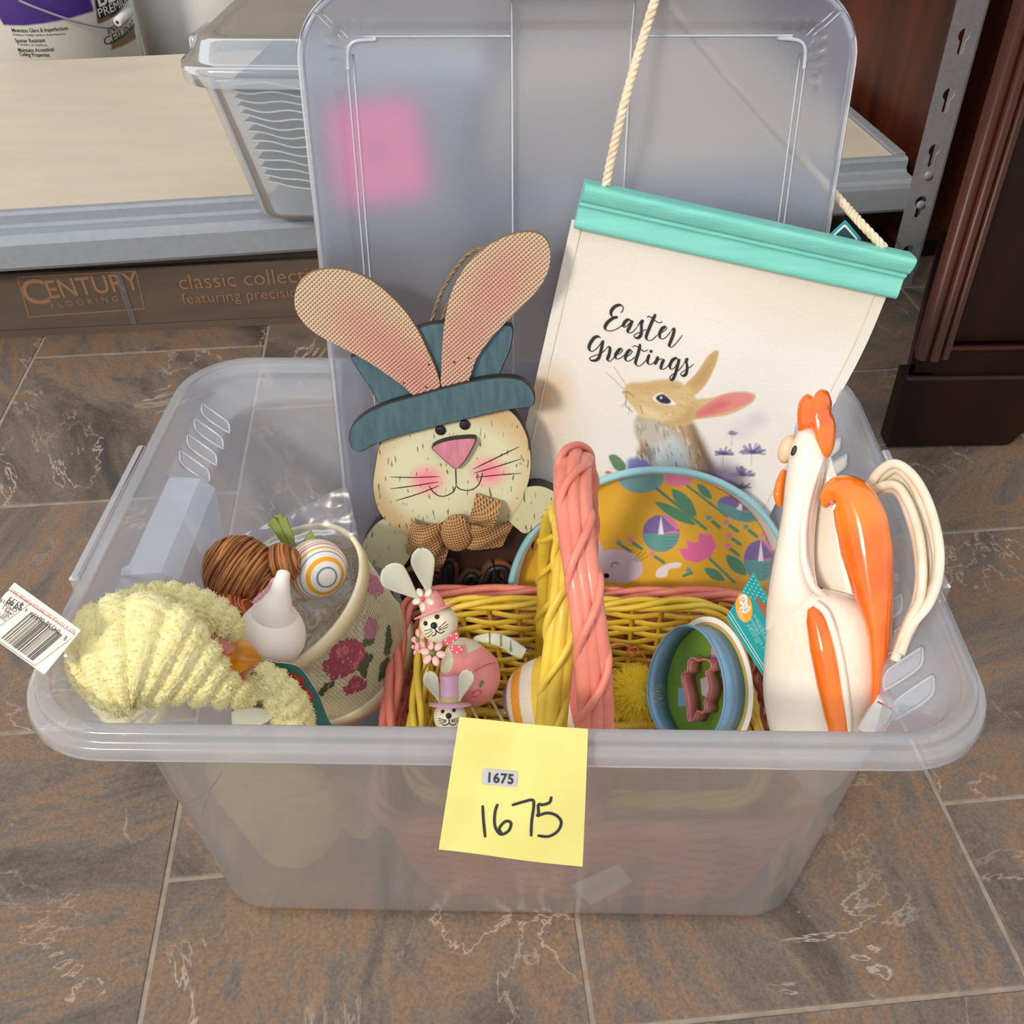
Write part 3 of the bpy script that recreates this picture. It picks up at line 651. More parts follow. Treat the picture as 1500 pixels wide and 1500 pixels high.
# square grid squeezed onto a rounded rectangle
def sq2rr(U, V, hx, hy, r):
    X, Y = U*hx, V*hy; ax, ay = np.abs(X), np.abs(Y)
    m = np.maximum(np.abs(U), np.abs(V)); s = np.ones_like(X)
    # scale each concentric ring so that its outer ring follows the rounded corner
    e = m; bx, by = np.where(m > 0, X/np.maximum(m, 1e-9), 0), np.where(m > 0, Y/np.maximum(m, 1e-9), 0)
    cx, cy = np.sign(bx)*(hx-r), np.sign(by)*(hy-r); dx, dy = bx-cx, by-cy
    corner = (np.abs(bx) > hx-r) & (np.abs(by) > hy-r); l = np.hypot(dx, dy); k = np.where(corner & (l > 0), r/np.maximum(l, 1e-9), 1)
    k = np.where(corner, np.minimum(k, 1), 1)
    nx, ny = np.where(corner, cx+dx*k, bx), np.where(corner, cy+dy*k, by)
    return nx*m, ny*m
X, Y = sq2rr(U, Vv, LW, LH, LR)
dx, dy = LW-np.abs(X), LH-np.abs(Y); dm = np.minimum(dx, dy)
def st(x, a, b): t = np.clip((x-a)/(b-a), 0, 1); return t*t*(3-2*t)
edge = st(dm, 0, .004)
chan = 1-st(np.abs(X+.003), .040, .0425)               # the clip channel running over the lid
slope = np.clip((dm-.006)/.020, 0, 1)
h = -.010*(1-edge) - .006*slope*(1-chan*.0) - .004*st(dm, .026, .0275) + .0035*np.exp(-((dm-.0268)/.0011)**2)*(1-chan) - .005*chan*st(dy, .008, .012)
LT = .0016
front = LP.w(np.c_[X.ravel(), Y.ravel()+LH], h.ravel()); back = LP.w(np.c_[X.ravel(), Y.ravel()+LH], h.ravel()-LT)
F = gridF(nu, nv); nV = nu*nv
bi = [i*nv for i in range(nu)]+[(nu-1)*nv+j for j in range(1, nv)]+[i*nv+nv-1 for i in range(nu-2, -1, -1)]+[j for j in range(nv-2, 0, -1)]
rimF = [[bi[i], bi[(i+1) % len(bi)], bi[(i+1) % len(bi)]+nV, bi[i]+nV] for i in range(len(bi))]
FR = frosted('frosted_lid_plastic', .28, .26, (196, 204, 224))
lid = thing('box_lid', 'milky plastic lid of the storage box standing upright inside it', 'lid', LP.w([(0, 0)])[0])
lidp = mk('lid_panel', (np.vstack([front, back]), F.tolist()+(F[:, ::-1]+nV).tolist()+[f[::-1] for f in rimF]), FR, lid)
lr = rrect(LW-.001, LH-.001, LR, 12); lrim = LP.w(lr+np.array([0, LH]), -.006)
mk('lid_rim', join(tube(lrim, .0030, 8, closed=True)), PPr, lid)
linem = plastic('pale_moulded_line', .62, (240, 244, 250), .2)
def lidpt(x, y, o=.0006):
    dm_ = min(LW-abs(x), LH-abs(y)); s_ = min(max((dm_-.006)/.02, 0), 1); return LP.w([(x, y+LH)], -.006*s_-(.004 if dm_ > .027 else 0)+o)[0]
for sx in (-1, 1):
    for sy in (-1, 1):
        for o in (-.0025, .0025):
            a, b = np.array([sx*(LW-.017)+o, sy*(LH-.017)]), np.array([sx*(LW-.033)+o, sy*(LH-.034)])
            mk('corner_line', tube([lidpt(*(a+(b-a)*t)) for t in np.linspace(0, 1, 6)], .0006, 6), linem, lid)
    for o in (.0335, .038):
        mk('panel_line', tube([lidpt(sx*(LW-o), y) for y in np.linspace(-LH+.05, LH-.045, 30)], .0008, 6), linem, lid)
    x = -.003+sx*.0425
    mk('channel_edge', tube([lidpt(x, y, .0012) for y in np.linspace(-LH+.03, LH-.005, 40)], .0009, 6), linem, lid)
for sx in (-1, 1):
    mk('panel_line', tube([lidpt(sx*x, LH-.0335) for x in np.linspace(.045, LW-.045, 16)], .0009, 6), linem, lid)
    for sy in (-1, 1): mk('panel_corner', tube(cr([lidpt(sx*(LW-.034), sy*(LH-.055)), lidpt(sx*(LW-.035), sy*(LH-.042)), lidpt(sx*(LW-.041), sy*(LH-.0365)), lidpt(sx*(LW-.056), sy*(LH-.0355))], 5), .0016, 6), linem, lid)
mk('moulded_lettering', text('C-2211', .0075, LP.w, -.0105, LP.px(866, 28)+np.array([0, 0]), 0, .01, mirror=True), linem, lid, smooth=False)

# ================================================================== wooden bunny sign leaning on the lid
def T4(pts): return [(420+.28*x, 320+.28*y) for x, y in pts]
def T8(pts): return [(520+.25333*x, 660+.25333*y) for x, y in pts]
SP = Pl((-.06, .082, .004), 0, 11.5)
SV = SP.pxs
sign = thing('bunny_sign', 'painted wooden bunny sign with burlap ears and teal top hat', 'sign', SP.w([(0, 0)])[0])
dkside = mat('black_edge', (34, 30, 28), .6)
tealw = mat('teal_painted_wood', (74, 104, 112), .5, (60, 88, 98), 30, stretch=(8, 8, .6), bump=.2, bscale=60)
brownw = mat('brown_board', (66, 36, 24), .5, (46, 24, 16), 14, stretch=(.6, 3, 4), bump=.15)
pinkw = mat('pink_painted_wood', (206, 132, 148), .55, (192, 116, 134), 40, stretch=(8, 8, .6))
ck = crackle('crackled_cream_paint')
def piece(name, px, h0, h1, m, side=dkside, parent=sign, closed=True, n=6, uv=None):
    uv = cr(SP.pxs(px, h=h1), n, True) if uv is None else uv
    (vf, fm) = prism(SP, uv, h0, h1, .0009)
    return mk(name, vf, [m, side], parent, smooth=False, fmat=fm), uv
def skin(name, uv, h, m, paint, parent, res=.0012, bg=(210, 209, 174)):
    """painted face laid on a cut-out: grid squeezed into the outline from its centre"""
    c = uv.mean(0); k = 60; n = len(uv); t = np.linspace(.0, 1, k)
    P = c + t[:, None, None]*(ccw(uv)[None]-c)*.992
    cvs = Canvas(P[..., 0], P[..., 1], bg); cvs.e = res; paint(cvs, c)
    return mk(name, grid(SP.w(P.reshape(-1, 2), h).reshape(k, n, 3), False, True), m, parent, cols=cvs.cols())
# crown, head, paws, board
piece('hat_crown', T4([(338, 738), (368, 712), (560, 625), (720, 560), (840, 545), (1000, 550), (1150, 556), (1185, 585), (1172, 680), (1135, 770), (1085, 850), (900, 900), (700, 940), (510, 985), (430, 880)]), .004, .012, tealw, n=3)
hd_px = [(563, 640), (549, 685), (547, 722), (560, 757), (596, 786), (655, 798), (715, 786), (755, 750), (774, 708), (778, 668), (768, 628), (742, 598), (690, 590), (620, 600)]
ho, huv = piece('head', hd_px, .002, .013, mat('cream_painted_wood', (205, 205, 170), .6), n=10)
def head_paint(cv, c):
    d = np.hypot((cv.X-c[0])/.068, (cv.Y-c[1])/.060); cv._mix(np.clip((d-.74)/.28, 0, 1), (196, 160, 108), .75)
    for x, y in ((735, 1368), (1060, 1325)):
        p = SP.px(420+.28*x, 320+.28*y, .0132); cv.blob(p[0], p[1], .012, .011, (240, 120, 150), .85, soft=1.1)
skin('head_paint', huv, .01325, ck, head_paint, ho)
face = [ribbon(cr(SP.pxs(T4(p), h=.0137), 6), .0009, SP.w, .0137, edge_taper=.4) for p in (
    [(883, 1300), (885, 1350), (886, 1398)], [(886, 1398), (868, 1432), (820, 1454), (775, 1440), (744, 1398)], [(886, 1398), (908, 1417), (955, 1422), (1002, 1395), (1025, 1330)],
    [(540, 1353), (670, 1355), (800, 1350)], [(540, 1415), (670, 1398), (795, 1378)], [(570, 1477), (690, 1440), (797, 1398)],
    [(975, 1312), (1090, 1255), (1215, 1195)], [(980, 1332), (1100, 1298), (1225, 1258)], [(988, 1355), (1110, 1342), (1228, 1333)])]
for f_ in face[:3]: mk('mouth_line', f_, BLACK, ho, smooth=False)
for f_ in face[3:]: mk('whisker', f_, BLACK, ho, smooth=False)
for x, y in ((805, 1106), (932, 1078)):
    p = SP.px(420+.28*x, 320+.28*y, .0133); mk('eye', lathe([(.0044, 0), (.0044, .001), (.003, .0016), (.0002, .0018)], SP.w([p], .0133)[0], SP.n, 20), BLACK, ho)
piece('nose', T4([(757, 1202), (800, 1172), (870, 1155), (960, 1147), (992, 1157), (972, 1205), (932, 1272), (885, 1314), (842, 1284), (795, 1242)]), .0132, .020, pinkw, n=4)
piece('hat_brim', T4([(326, 1140), (345, 1080), (420, 1018), (540, 965), (700, 922), (900, 868), (1050, 838), (1160, 832), (1240, 850), (1288, 900), (1300, 955), (1270, 990), (1150, 1005), (950, 1050), (750, 1100), (560, 1150), (450, 1190), (390, 1222), (345, 1210), (330, 1180)]), .0125, .021, tealw, n=4)
ears = {'l': [(798, 896), (785, 800), (742, 700), (690, 590), (620, 485), (530, 392), (440, 322), (330, 275), (220, 262), (120, 285), (60, 340), (38, 420), (50, 490), (100, 560), (180, 620), (300, 682), (400, 735), (500, 800), (600, 870), (680, 930)],
        'r': [(815, 888), (808, 780), (812, 680), (825, 540), (850, 420), (890, 320), (960, 220), (1040, 150), (1140, 95), (1240, 70), (1310, 75), (1360, 110), (1382, 180), (1370, 270), (1330, 350), (1270, 420), (1200, 490), (1120, 570), (1050, 650), (990, 740), (952, 848), (930, 868)]}
bur_e = burlap('burlap_ear', (0, 0, 0), (158, 128, 98), 400., (.75, 0, .66), (-.66, 0, .75), pink=True)
for k, line in (('l', [(300, 500), (480, 640), (640, 780), (740, 870)]), ('r', [(1220, 220), (1080, 380), (940, 600), (860, 820)])):
    eo, euv = piece('ear', T4(ears[k]), .0125, .0165, mat('burlap_edge', (150, 122, 90), .9), side=mat('burlap_cut', (120, 96, 70), .9), n=5)
    def ep(cv, c, line=line):
        P = SP.pxs(T4(line), h=.0168)
        for a, b in zip(P[:-1], P[1:]):
            for t in np.linspace(0, 1, 4): q_ = a+(b-a)*t; cv.blob(q_[0], q_[1], .017, .017, (226, 128, 132), .20, soft=1.4)
    skin('burlap', euv, .0168, bur_e, ep, eo, bg=(222, 194, 160))
for px_ in ((612, 861), (728, 882), (743, 765), (877, 752), (952, 730)):
    p = SP.px(420+.28*px_[0], 320+.28*px_[1], .0169); mk('staple', lathe([(.0009, 0), (.0007, .0005), (.0001, .0006)], SP.w([p], .0169)[0], SP.n, 8), BLACK, sign)
bd, buv = piece('board', T8([(300, 545), (600, 480), (1010, 390), (1020, 700), (1020, 1000), (640, 1050), (300, 1080)]), -.010, -.002, brownw, n=2)
lnn = SV(T8([(430, 650), (700, 592), (1000, 555)])); mk('plank_joint', ribbon(lnn, .0012, SP.w, -.0016, edge_taper=1), BLACK, bd, smooth=False)
for nm, px_ in (('l', [(45, 545), (70, 490), (130, 415), (210, 380), (290, 378), (350, 395), (360, 470), (330, 590), (270, 675), (180, 690), (90, 650), (50, 600)]), ('r', [(855, 335), (895, 265), (965, 220), (1050, 203), (1125, 222), (1182, 268), (1180, 340), (1080, 410), (990, 478), (930, 445), (880, 395)])):
    po, puv = piece('paw', T8(px_), -.0015, .0125, mat('cream_painted_wood', (205, 205, 170), .6), n=6)
    skin('paw_paint', puv, .0128, ck, lambda cv, c: cv._mix(np.clip((np.hypot((cv.X-c[0])/.036, (cv.Y-c[1])/.034)-.6)/.5, 0, 1), (196, 170, 120), .6), po, bg=(198, 197, 160))
# script letters on their brown backing
backm = mat('stained_backing', (118, 74, 48), .45, (72, 46, 40), 30)
def Z8(p): return [(640+.08667*x, 800+.08667*y) for x, y in p]
LT_ = {'l': [[(165, 880), (165, 600), (168, 380), (200, 320), (225, 400), (215, 640), (200, 880)]],
       'c': [[(655, 560), (620, 505), (560, 500), (500, 570), (460, 690), (455, 800), (490, 900)]],
       'o': [[(985, 370), (900, 420), (840, 560), (820, 720), (840, 860)], [(985, 370), (985, 500), (1050, 600), (1140, 630), (1190, 560), (1160, 420), (1080, 370), (985, 375)]],
       'e': [[(-60, 780), (-20, 640), (-90, 560), (-180, 680), (-170, 820), (-60, 880)]]}
for k, sts in LT_.items():
    R = [ribbon(cr(SP.pxs(Z8(p), h=.0035), 6), .0145, SP.w, .0035, edge_taper=.8) for p in sts]
    R2 = []
    for V, F in R: R2.append((np.vstack([V, V-SP.n*.005]), [list(f) for f in F]+[[f[3]+len(V), f[2]+len(V), f[1]+len(V), f[0]+len(V)] for f in F]+[[2*i, 2*i+2, 2*i+2+len(V), 2*i+len(V)] for i in range(len(V)//2-1)]+[[2*i+1, 2*i+1+len(V), 2*i+3+len(V), 2*i+3] for i in range(len(V)//2-1)]))
    bo = mk('letter_backing', join(*R2), backm, sign, smooth=False)
    mk('letter', join(*[tube(np.vstack([SP.w(cr(SP.pxs(Z8(p), h=.005), 6), .005)]), .0032, 8) for p in sts]), BLACK, bo)
# burlap bow
bowm = burlap('burlap_bow', (196, 150, 98), (112, 78, 44), 430., (.97, 0, .24), (-.24, 0, .97))
def cloth(px4, h, nu=24, nv=14, wav=.002, seed=1, thick=.0006):
    """four-cornered cloth piece: corners tl, tr, br, bl in photo pixels"""
    q = SP.pxs(px4, h=.018); r_ = np.random.default_rng(seed); U, V = np.meshgrid(np.linspace(0, 1, nu), np.linspace(0, 1, nv), indexing='ij')
    uv = (q[0]*((1-U)*(1-V))[..., None]+q[1]*(U*(1-V))[..., None]+q[2]*(U*V)[..., None]+q[3]*((1-U)*V)[..., None])
    hh = h(U, V)+wav*np.sin(U*5+V*3+r_.uniform(0, 6))*np.sin(V*6.3+U*2)
    A = SP.w(uv.reshape(-1, 2), hh.ravel()); B = A-SP.n*thick; F = gridF(nu, nv)
    return np.vstack([A, B]), F.tolist()+(F[:, ::-1]+len(A)).tolist()
bow = mk('bow', join(cloth(T8([(325, 392), (520, 405), (510, 575), (295, 588)]), lambda U, V: .017+.012*np.sin(U*np.pi)**.6, seed=2)), bowm, sign)
mk('bow_loop', cloth(T8([(700, 248), (848, 292), (790, 415), (645, 405)]), lambda U, V: .017+.013*np.sin(V*np.pi*.9)+.004*U, seed=3), bowm, bow)
mk('bow_tail', cloth(T8([(640, 412), (925, 428), (850, 572), (615, 548)]), lambda U, V: .016+.006*np.sin(U*4)+.004*(1-U), seed=4), bowm, bow)
mk('bow_tail', cloth(T8([(430, 560), (545, 572), (480, 735), (270, 735)]), lambda U, V: .012+.006*np.sin(V*4), seed=5), bowm, bow)
kp = SP.px(520+.25333*585, 660+.25333*490, .026); mk('bow_knot', ellipsoid(SP.w([kp], .022)[0], (.0135, .008, .0175), (SP.ex, SP.n, SP.ey)), bowm, bow)
jute = mat('jute_twine', (150, 124, 92), .9, (120, 96, 68), 300, bump=.4, bscale=500)
def twine(P, r, m, parent, name, strands=3, turns=220, nseg=6):
    """twisted cord: strands wound round the path"""
    P = cr(P, 14); L_ = np.r_[0, np.cumsum(np.linalg.norm(np.diff(P, axis=0), axis=1))]; n = max(30, int(L_[-1]/.0012)); s = np.linspace(0, L_[-1], n)
    Q = np.stack([np.interp(s, L_, P[:, i]) for i in range(3)], 1); T, N, B = frames(Q)
    root = None
    for k in range(strands):
        a = s*turns+k*2*np.pi/strands; o = mk(name, tube(Q+r*.55*(np.cos(a)[:, None]*N+np.sin(a)[:, None]*B), r*.62, nseg), m, parent)
    return o
sp_ = lambda x, y, h: SP.w([SP.px(x, y, h)], h)[0]
twine([sp_(632, 473, .0), sp_(642, 440, -.006), sp_(662, 402, -.012), sp_(688, 371, -.013), sp_(712, 365, -.008), sp_(735, 372, -.003), sp_(740, 400, .0)], .0016, jute, sign, 'hanger_strand', 2, 500)
twine([sp_(646, 473, .0), sp_(655, 448, -.004), sp_(668, 430, -.005), sp_(690, 415, -.002)], .0015, jute, sign, 'hanger_strand', 2, 500)

# ================================================================== canvas banner
BP = Pl((.10, .116, .004), 0, 8.5, -11.3)
BV = BP.pxs
def C5(pts): return [(770+.38*x, 250+.38*y) for x, y in pts]
tl_, tr_ = BP.px(838, 330), BP.px(1306, 430)
bl_v = tl_[1]-.375; bx0, bx1 = tl_[0]-.001, tr_[0]-.003
def ban(uv, h=0):
    uv = np.atleast_2d(np.asarray(uv, float)); h = np.broadcast_to(np.asarray(h, float), (len(uv),))
    s = (uv[:, 0]-bx0)/(bx1-bx0); t = np.clip((tl_[1]-uv[:, 1])/.375, 0, 1)
    k = np.clip((s-.35)/.65, 0, 1)**1.6*.6*np.tanh((np.clip(t-.06, 0, 1)/.5)**2/.6)
    uv = np.c_[uv[:, 0]-.050*k, uv[:, 1]]
    curl = .016*k + .004*np.sin(t*5.5)*np.sin(s*3.1) + .0015*np.sin(s*13+t*3)*t - .004*np.clip((.12-s)/.12, 0, 1)**2*t
    return BP.w(uv, h+curl)
ny_, nx_ = 440, 330
gx, gy = np.meshgrid(np.linspace(bx0, bx1, nx_), np.linspace(tl_[1]+.004, bl_v, ny_), indexing='ij')
cv = Canvas(gx, gy, (226, 222, 216))
cv.blob((bx0+bx1)/2, tl_[1]-.018, .16, .03, (222, 208, 182), .32, soft=1.3); cv.blob(bx1-.05, tl_[1]-.012, .08, .03, (214, 196, 162), .3, soft=1.3)
for x, y, r1, c, a in ((90, 860, .016, (214, 178, 128), .75), (60, 870, .008, (196, 140, 96), .6), (110, 1000, .02, (222, 200, 170), .5), (60, 1060, .012, (205, 180, 160), .4), (300, 420, .05, (226, 212, 188), .3)):
    p = BP.px(*C5([(x, y)])[0]); cv.blob(p[0], p[1], r1, r1*1.4, c, a, soft=1.3)
def P5(p): return BV(C5(p))
def pol(p, c, a=1., n=6, soft=None): cv.poly(cr(P5(p), n, True), c, a, soft)
S_ = .0009
# rabbit
pol([(430, 940), (422, 1000), (440, 1060), (425, 1110), (400, 1170), (520, 1260), (770, 1260), (800, 1210), (745, 1120), (690, 1030), (650, 965), (560, 960), (480, 945)], (176, 152, 118), 1, soft=.002)
pol([(640, 965), (690, 1020), (745, 1110), (810, 1200), (850, 1240), (760, 1250), (720, 1150), (670, 1060)], (112, 84, 70), .85, soft=.004)
pol([(500, 1010), (580, 1010), (640, 1080), (640, 1200), (500, 1220), (480, 1110)], (196, 208, 214), .9, soft=.006)
pol([(430, 950), (520, 960), (560, 1010), (520, 1050), (450, 1040), (425, 1000)], (186, 180, 170), .9, soft=.003)
pol([(440, 1060), (500, 1075), (490, 1130), (440, 1120)], (104, 98, 88), .7, soft=.004)
pol([(610, 828), (660, 770), (700, 710), (733, 686), (744, 700), (726, 760), (692, 822), (652, 856)], (196, 164, 112)); pol([(640, 815), (690, 750), (728, 700), (715, 760), (680, 815)], (172, 138, 88), .6, soft=.003)
pol([(632, 945), (645, 880), (720, 868), (790, 848), (860, 846), (900, 862), (886, 892), (820, 927), (740, 944)], (204, 174, 128))
pol([(645, 944), (690, 900), (760, 862), (840, 850), (893, 865), (870, 892), (800, 920), (720, 938)], (216, 132, 132), .95); pol([(650, 940), (700, 905), (760, 880), (800, 890), (740, 925)], (196, 84, 92), .55, soft=.003)
pol([(380, 832), (400, 815), (450, 810), (510, 800), (570, 798), (620, 822), (652, 850), (664, 900), (650, 962), (600, 978), (540, 968), (480, 948), (440, 938), (415, 908), (388, 878), (374, 852)], (204, 178, 130), soft=.0012)
pol([(540, 960), (600, 976), (652, 955), (664, 900), (640, 900), (600, 940)], (176, 140, 92), .6, soft=.004); pol([(400, 818), (480, 812), (560, 805), (600, 830), (520, 840), (440, 850)], (184, 150, 96), .5, soft=.004)
pol([(440, 900), (500, 920), (560, 950), (500, 950), (445, 938)], (222, 204, 160), .8, soft=.003)
pol([(490, 868), (525, 850), (572, 882), (578, 895), (530, 893), (505, 885)], (236, 230, 220)); pol([(500, 868), (528, 854), (560, 878), (552, 891), (520, 888)], (44, 46, 58)); p = P5([(522, 868)])[0]; cv.blob(p[0], p[1], .0009, .0009, (230, 235, 240))
for q_ in ([(372, 850), (395, 848), (415, 865)], [(390, 845), (384, 900), (410, 925)], [(440, 900), (450, 930)]): cv.line(P5(q_), .0011, (140, 104, 66), .7)
for q_ in ([(310, 775), (345, 805), (376, 836)], [(340, 752), (365, 790), (388, 822)], [(385, 890), (370, 905)], [(400, 905), (395, 935)]): cv.line(P5(q_), .0006, (150, 130, 100), .8)
rr = np.random.default_rng(5)
for k in range(170):
    x, y = rr.uniform(430, 780), rr.uniform(960, 1200)
    if x > 620+(y-960)*.75 or (y < 1000 and x > 640): continue
    c = [(206, 188, 152), (134, 108, 84), (228, 226, 218), (92, 74, 62)][rr.integers(4)]; cv.line(P5([(x, y), (x+rr.uniform(2, 12), y+rr.uniform(12, 30))]), .0010, c, .55)
for k in range(90):
    x, y = rr.uniform(400, 650), rr.uniform(810, 965)
    if np.hypot((x-535)/125, (y-885)/80) > .95 or np.hypot(x-535, y-872) < 48: continue
    cv.line(P5([(x, y), (x+rr.uniform(6, 14), y+rr.uniform(-3, 6))]), .0006, [(160, 126, 78), (224, 204, 160)][rr.integers(2)], .5)
pol([(320, 1100), (350, 1095), (385, 1130), (380, 1155), (345, 1150)], (84, 122, 86), .95); pol([(395, 1110), (440, 1105), (480, 1130), (470, 1170), (400, 1160)], (92, 104, 176), .85, soft=.002)
p = P5([(320, 1165)])[0]; cv.blob(p[0], p[1], .003, .002, (208, 90, 110), .9)
for x, y, r_, nn in ((795, 1078, 42, 22), (920, 1075, 60, 34), (892, 1162, 55, 30), (905, 1210, 36, 16), (822, 1000, 22, 9)):
    for k in range(nn):
        a = rr.uniform(np.pi*.95, np.pi*2.05); l = r_*rr.uniform(.6, 1.1); cv.line(P5([(x, y+12), (x+l*math.cos(a), y+12+l*.62*math.sin(a))]), .0016, [(112, 108, 158), (84, 82, 130), (150, 148, 190)][rr.integers(3)], .75)
    p = P5([(x, y+8)])[0]; cv.blob(p[0], p[1], .004, .002, (58, 56, 92), .7, soft=.8); cv.line(P5([(x, y+15), (x+4, y+60)]), .0009, (120, 122, 150), .5)
for x, y, r1, c, a in ((920, 960, .007, (190, 184, 206), .5), (860, 1000, .008, (196, 190, 210), .4), (790, 1180, .014, (112, 92, 120), .75), (840, 1215, .014, (92, 66, 72), .8), (820, 1190, .008, (150, 130, 170), .7)):
    p = P5([(x, y)])[0]; cv.blob(p[0], p[1], r1*1.3, r1, c, a, soft=1.2)
canvasm = printed('printed_canvas', .9, weave=.5, wscale=700)
wv = nx_*ny_
A = ban(np.c_[gx.ravel(), gy.ravel()]); F = gridF(nx_, ny_)
bann = thing('canvas_banner', 'cream canvas banner with printed rabbit and script lettering on teal rail', 'banner', BP.w([(.06, .0)])[0])
mk('canvas', (A, F), canvasm, bann, cols=cv.cols())
A2 = ban(np.c_[gx[::6, ::6].ravel(), gy[::6, ::6].ravel()], -.0012); g2 = gx[::6, ::6].shape; mk('canvas_back', (A2, gridF(*g2)[:, ::-1]), mat('canvas_back', (226, 220, 208), .9), bann)
hemm = mat('hem_thread', (226, 216, 196), .9)
for s_ in (bx0+.008, bx1-.010): mk('hem_stitch', tube(ban(np.c_[np.full(90, s_), np.linspace(tl_[1]-.002, bl_v+.01, 90)], .0005), .0005, 5), hemm, bann)
ZE = lambda p: [(850+.12*x, 430+.12*y) for x, y in p]
letters = [('E', [[(488, 225), (520, 185), (512, 142), (470, 128), (410, 155), (372, 215), (388, 266), (445, 272), (392, 290), (330, 340), (298, 400), (322, 437), (390, 438), (460, 408), (520, 362)]]),
 ('a', [[(630, 328), (585, 303), (540, 335), (522, 385), (548, 392), (600, 345), (628, 318), (600, 390), (576, 440), (592, 466), (640, 448), (692, 388)]]),
 ('s', [[(692, 388), (735, 318), (755, 312), (742, 360), (742, 420), (738, 480), (705, 522), (663, 518), (655, 490), (690, 470), (760, 440), (800, 420)]]),
 ('t', [[(915, 234), (870, 330), (825, 435), (800, 510), (820, 552), (872, 545), (940, 482)], [(812, 278), (834, 262), (880, 292), (940, 335), (975, 338), (996, 320)]]),
 ('e', [[(940, 482), (1000, 450), (1046, 410), (1030, 390), (992, 412), (964, 470), (968, 520), (1000, 535), (1045, 508), (1102, 438)]]),
 ('r', [[(1102, 438), (1132, 402), (1140, 430), (1125, 490), (1098, 560), (1080, 610), (1102, 633), (1160, 590), (1242, 485)]]),
 ('G', [[(246, 530), (215, 510), (170, 525), (122, 590), (104, 650), (130, 692), (185, 668), (240, 605), (272, 560), (255, 660), (225, 765), (180, 801), (125, 798), (115, 770), (165, 745), (250, 715), (310, 662)]]),
 ('r', [[(310, 662), (345, 628), (360, 660), (348, 730), (330, 785), (355, 811), (400, 772), (448, 706)]]),
 ('e', [[(430, 738), (480, 712), (512, 678), (490, 658), (452, 690), (424, 745), (445, 782), (498, 762), (552, 712)]]),
 ('e', [[(552, 758), (600, 728), (628, 692), (602, 672), (568, 706), (546, 772), (570, 808), (620, 790), (668, 748)]]),
 ('t', [[(726, 594), (710, 680), (686, 760), (670, 830), (698, 863), (742, 850), (802, 788)], [(638, 638), (660, 618), (710, 640), (770, 686), (822, 664)]]),
 ('i', [[(838, 718), (815, 800), (832, 842), (872, 835), (922, 788)]]),
 ('n', [[(945, 745), (925, 795), (905, 846)], [(905, 846), (955, 785), (1008, 782), (985, 850), (982, 900), (1038, 884), (1092, 820)]]),
 ('g', [[(1192, 780), (1160, 764), (1115, 795), (1088, 862), (1110, 900), (1158, 862), (1200, 775), (1172, 900), (1142, 990), (1110, 1029), (1088, 1005), (1112, 968), (1200, 908), (1258, 834)]]),
 ('s', [[(1258, 834), (1298, 764), (1290, 805), (1302, 870), (1290, 950), (1255, 976), (1224, 960), (1240, 930), (1310, 890), (1386, 830)]])]
for ch, sts in letters:
    L = [ribbon(cr(BV(ZE(p)), 7), .00205, ban, .0006, calli=.62, ang=62) for p in sts]
    if ch == 'i': L.append(disc(BP.px(*ZE([(858, 684)])[0]), .0013, ban, .0007))
    mk('script_letter', join(*L), INK, bann, smooth=False)
# teal wooden rail with its moulded section
teal = mat('mint_painted_wood', (126, 206, 190), .42, (114, 196, 182), 40, stretch=(.4, 5, 5), bump=.12, bscale=120)
e0, e1 = (BP.px(848, 297)), (BP.px(1320, 402)); du = nrm(e1-e0); dv = np.array([-du[1], du[0]])
prof = cr([(.0175, -.004), (.0175, .012), (.014, .0155), (.006, .0125), (.0035, .0085), (.001, .0085), (-.002, .0062), (-.012, .0085), (-.0165, .0072), (-.0175, .003), (-.0175, -.004)], 3)
S = np.array([BP.w(np.array([e0+du*(a*np.linalg.norm(e1-e0))+dv*p_[0] for p_ in prof]), [p_[1]+.002 for p_ in prof]) for a in np.linspace(0, 1, 14)])
V, F = grid(S, False, True); n = len(prof); rail = mk('rail', (V, F.tolist()+[list(range(n))[::-1], [13*n+i for i in range(n)]]), teal, bann, smooth=False)
cotton = mat('cotton_rope', (234, 216, 190), .9, (214, 192, 162), 200, bump=.3, bscale=400)
bp_ = lambda x, y, h: BP.w([BP.px(x, y, h)], h)[0]
lp_ = lambda x, y, h: LP.w([LP.px(x, y, h)], h)[0]
rope = [bp_(887, 272, .006), bp_(897, 225, .008), bp_(915, 150, .010), lp_(938, 70, .012), lp_(957, 8, .008), lp_(966, -14, .000), lp_(976, 2, -.022), lp_(1000, 34, -.026), lp_(1060, 104, -.026), lp_(1140, 196, -.026), lp_(1226, 288, -.02), bp_(1262, 328, -.004), bp_(1296, 364, .004)]
twine(rope, .0030, cotton, bann, 'rope_strand', 3, 420, 8)
# small teal swing tag behind the rail
tg = bp_(1234, 352, -.004); tp = Pl(tg, 8, 5, 45); tgs = thing('swing_tag', 'small teal swing tag peeking out behind the mint banner rail', 'tag', tg)
(vf, fm) = prism(tp, rrect(.011, .011, .001, 2), -.0012, -.0006, .0001); mk('tag_card', vf, [mat('tag_teal', (38, 140, 152), .5)]*2, tgs, smooth=False, fmat=fm)
(vf, fm) = prism(tp, rrect(.0088, .0088, .001, 2), -.0006, -.0002, .0001); mk('tag_border', vf, [lt]*2, tgs, smooth=False, fmat=fm)
(vf, fm) = prism(tp, rrect(.0076, .0076, .001, 2), -.0002, .0002, .0001); mk('tag_centre', vf, [mat('tag_dark', (30, 60, 72), .5)]*2, tgs, smooth=False, fmat=fm)

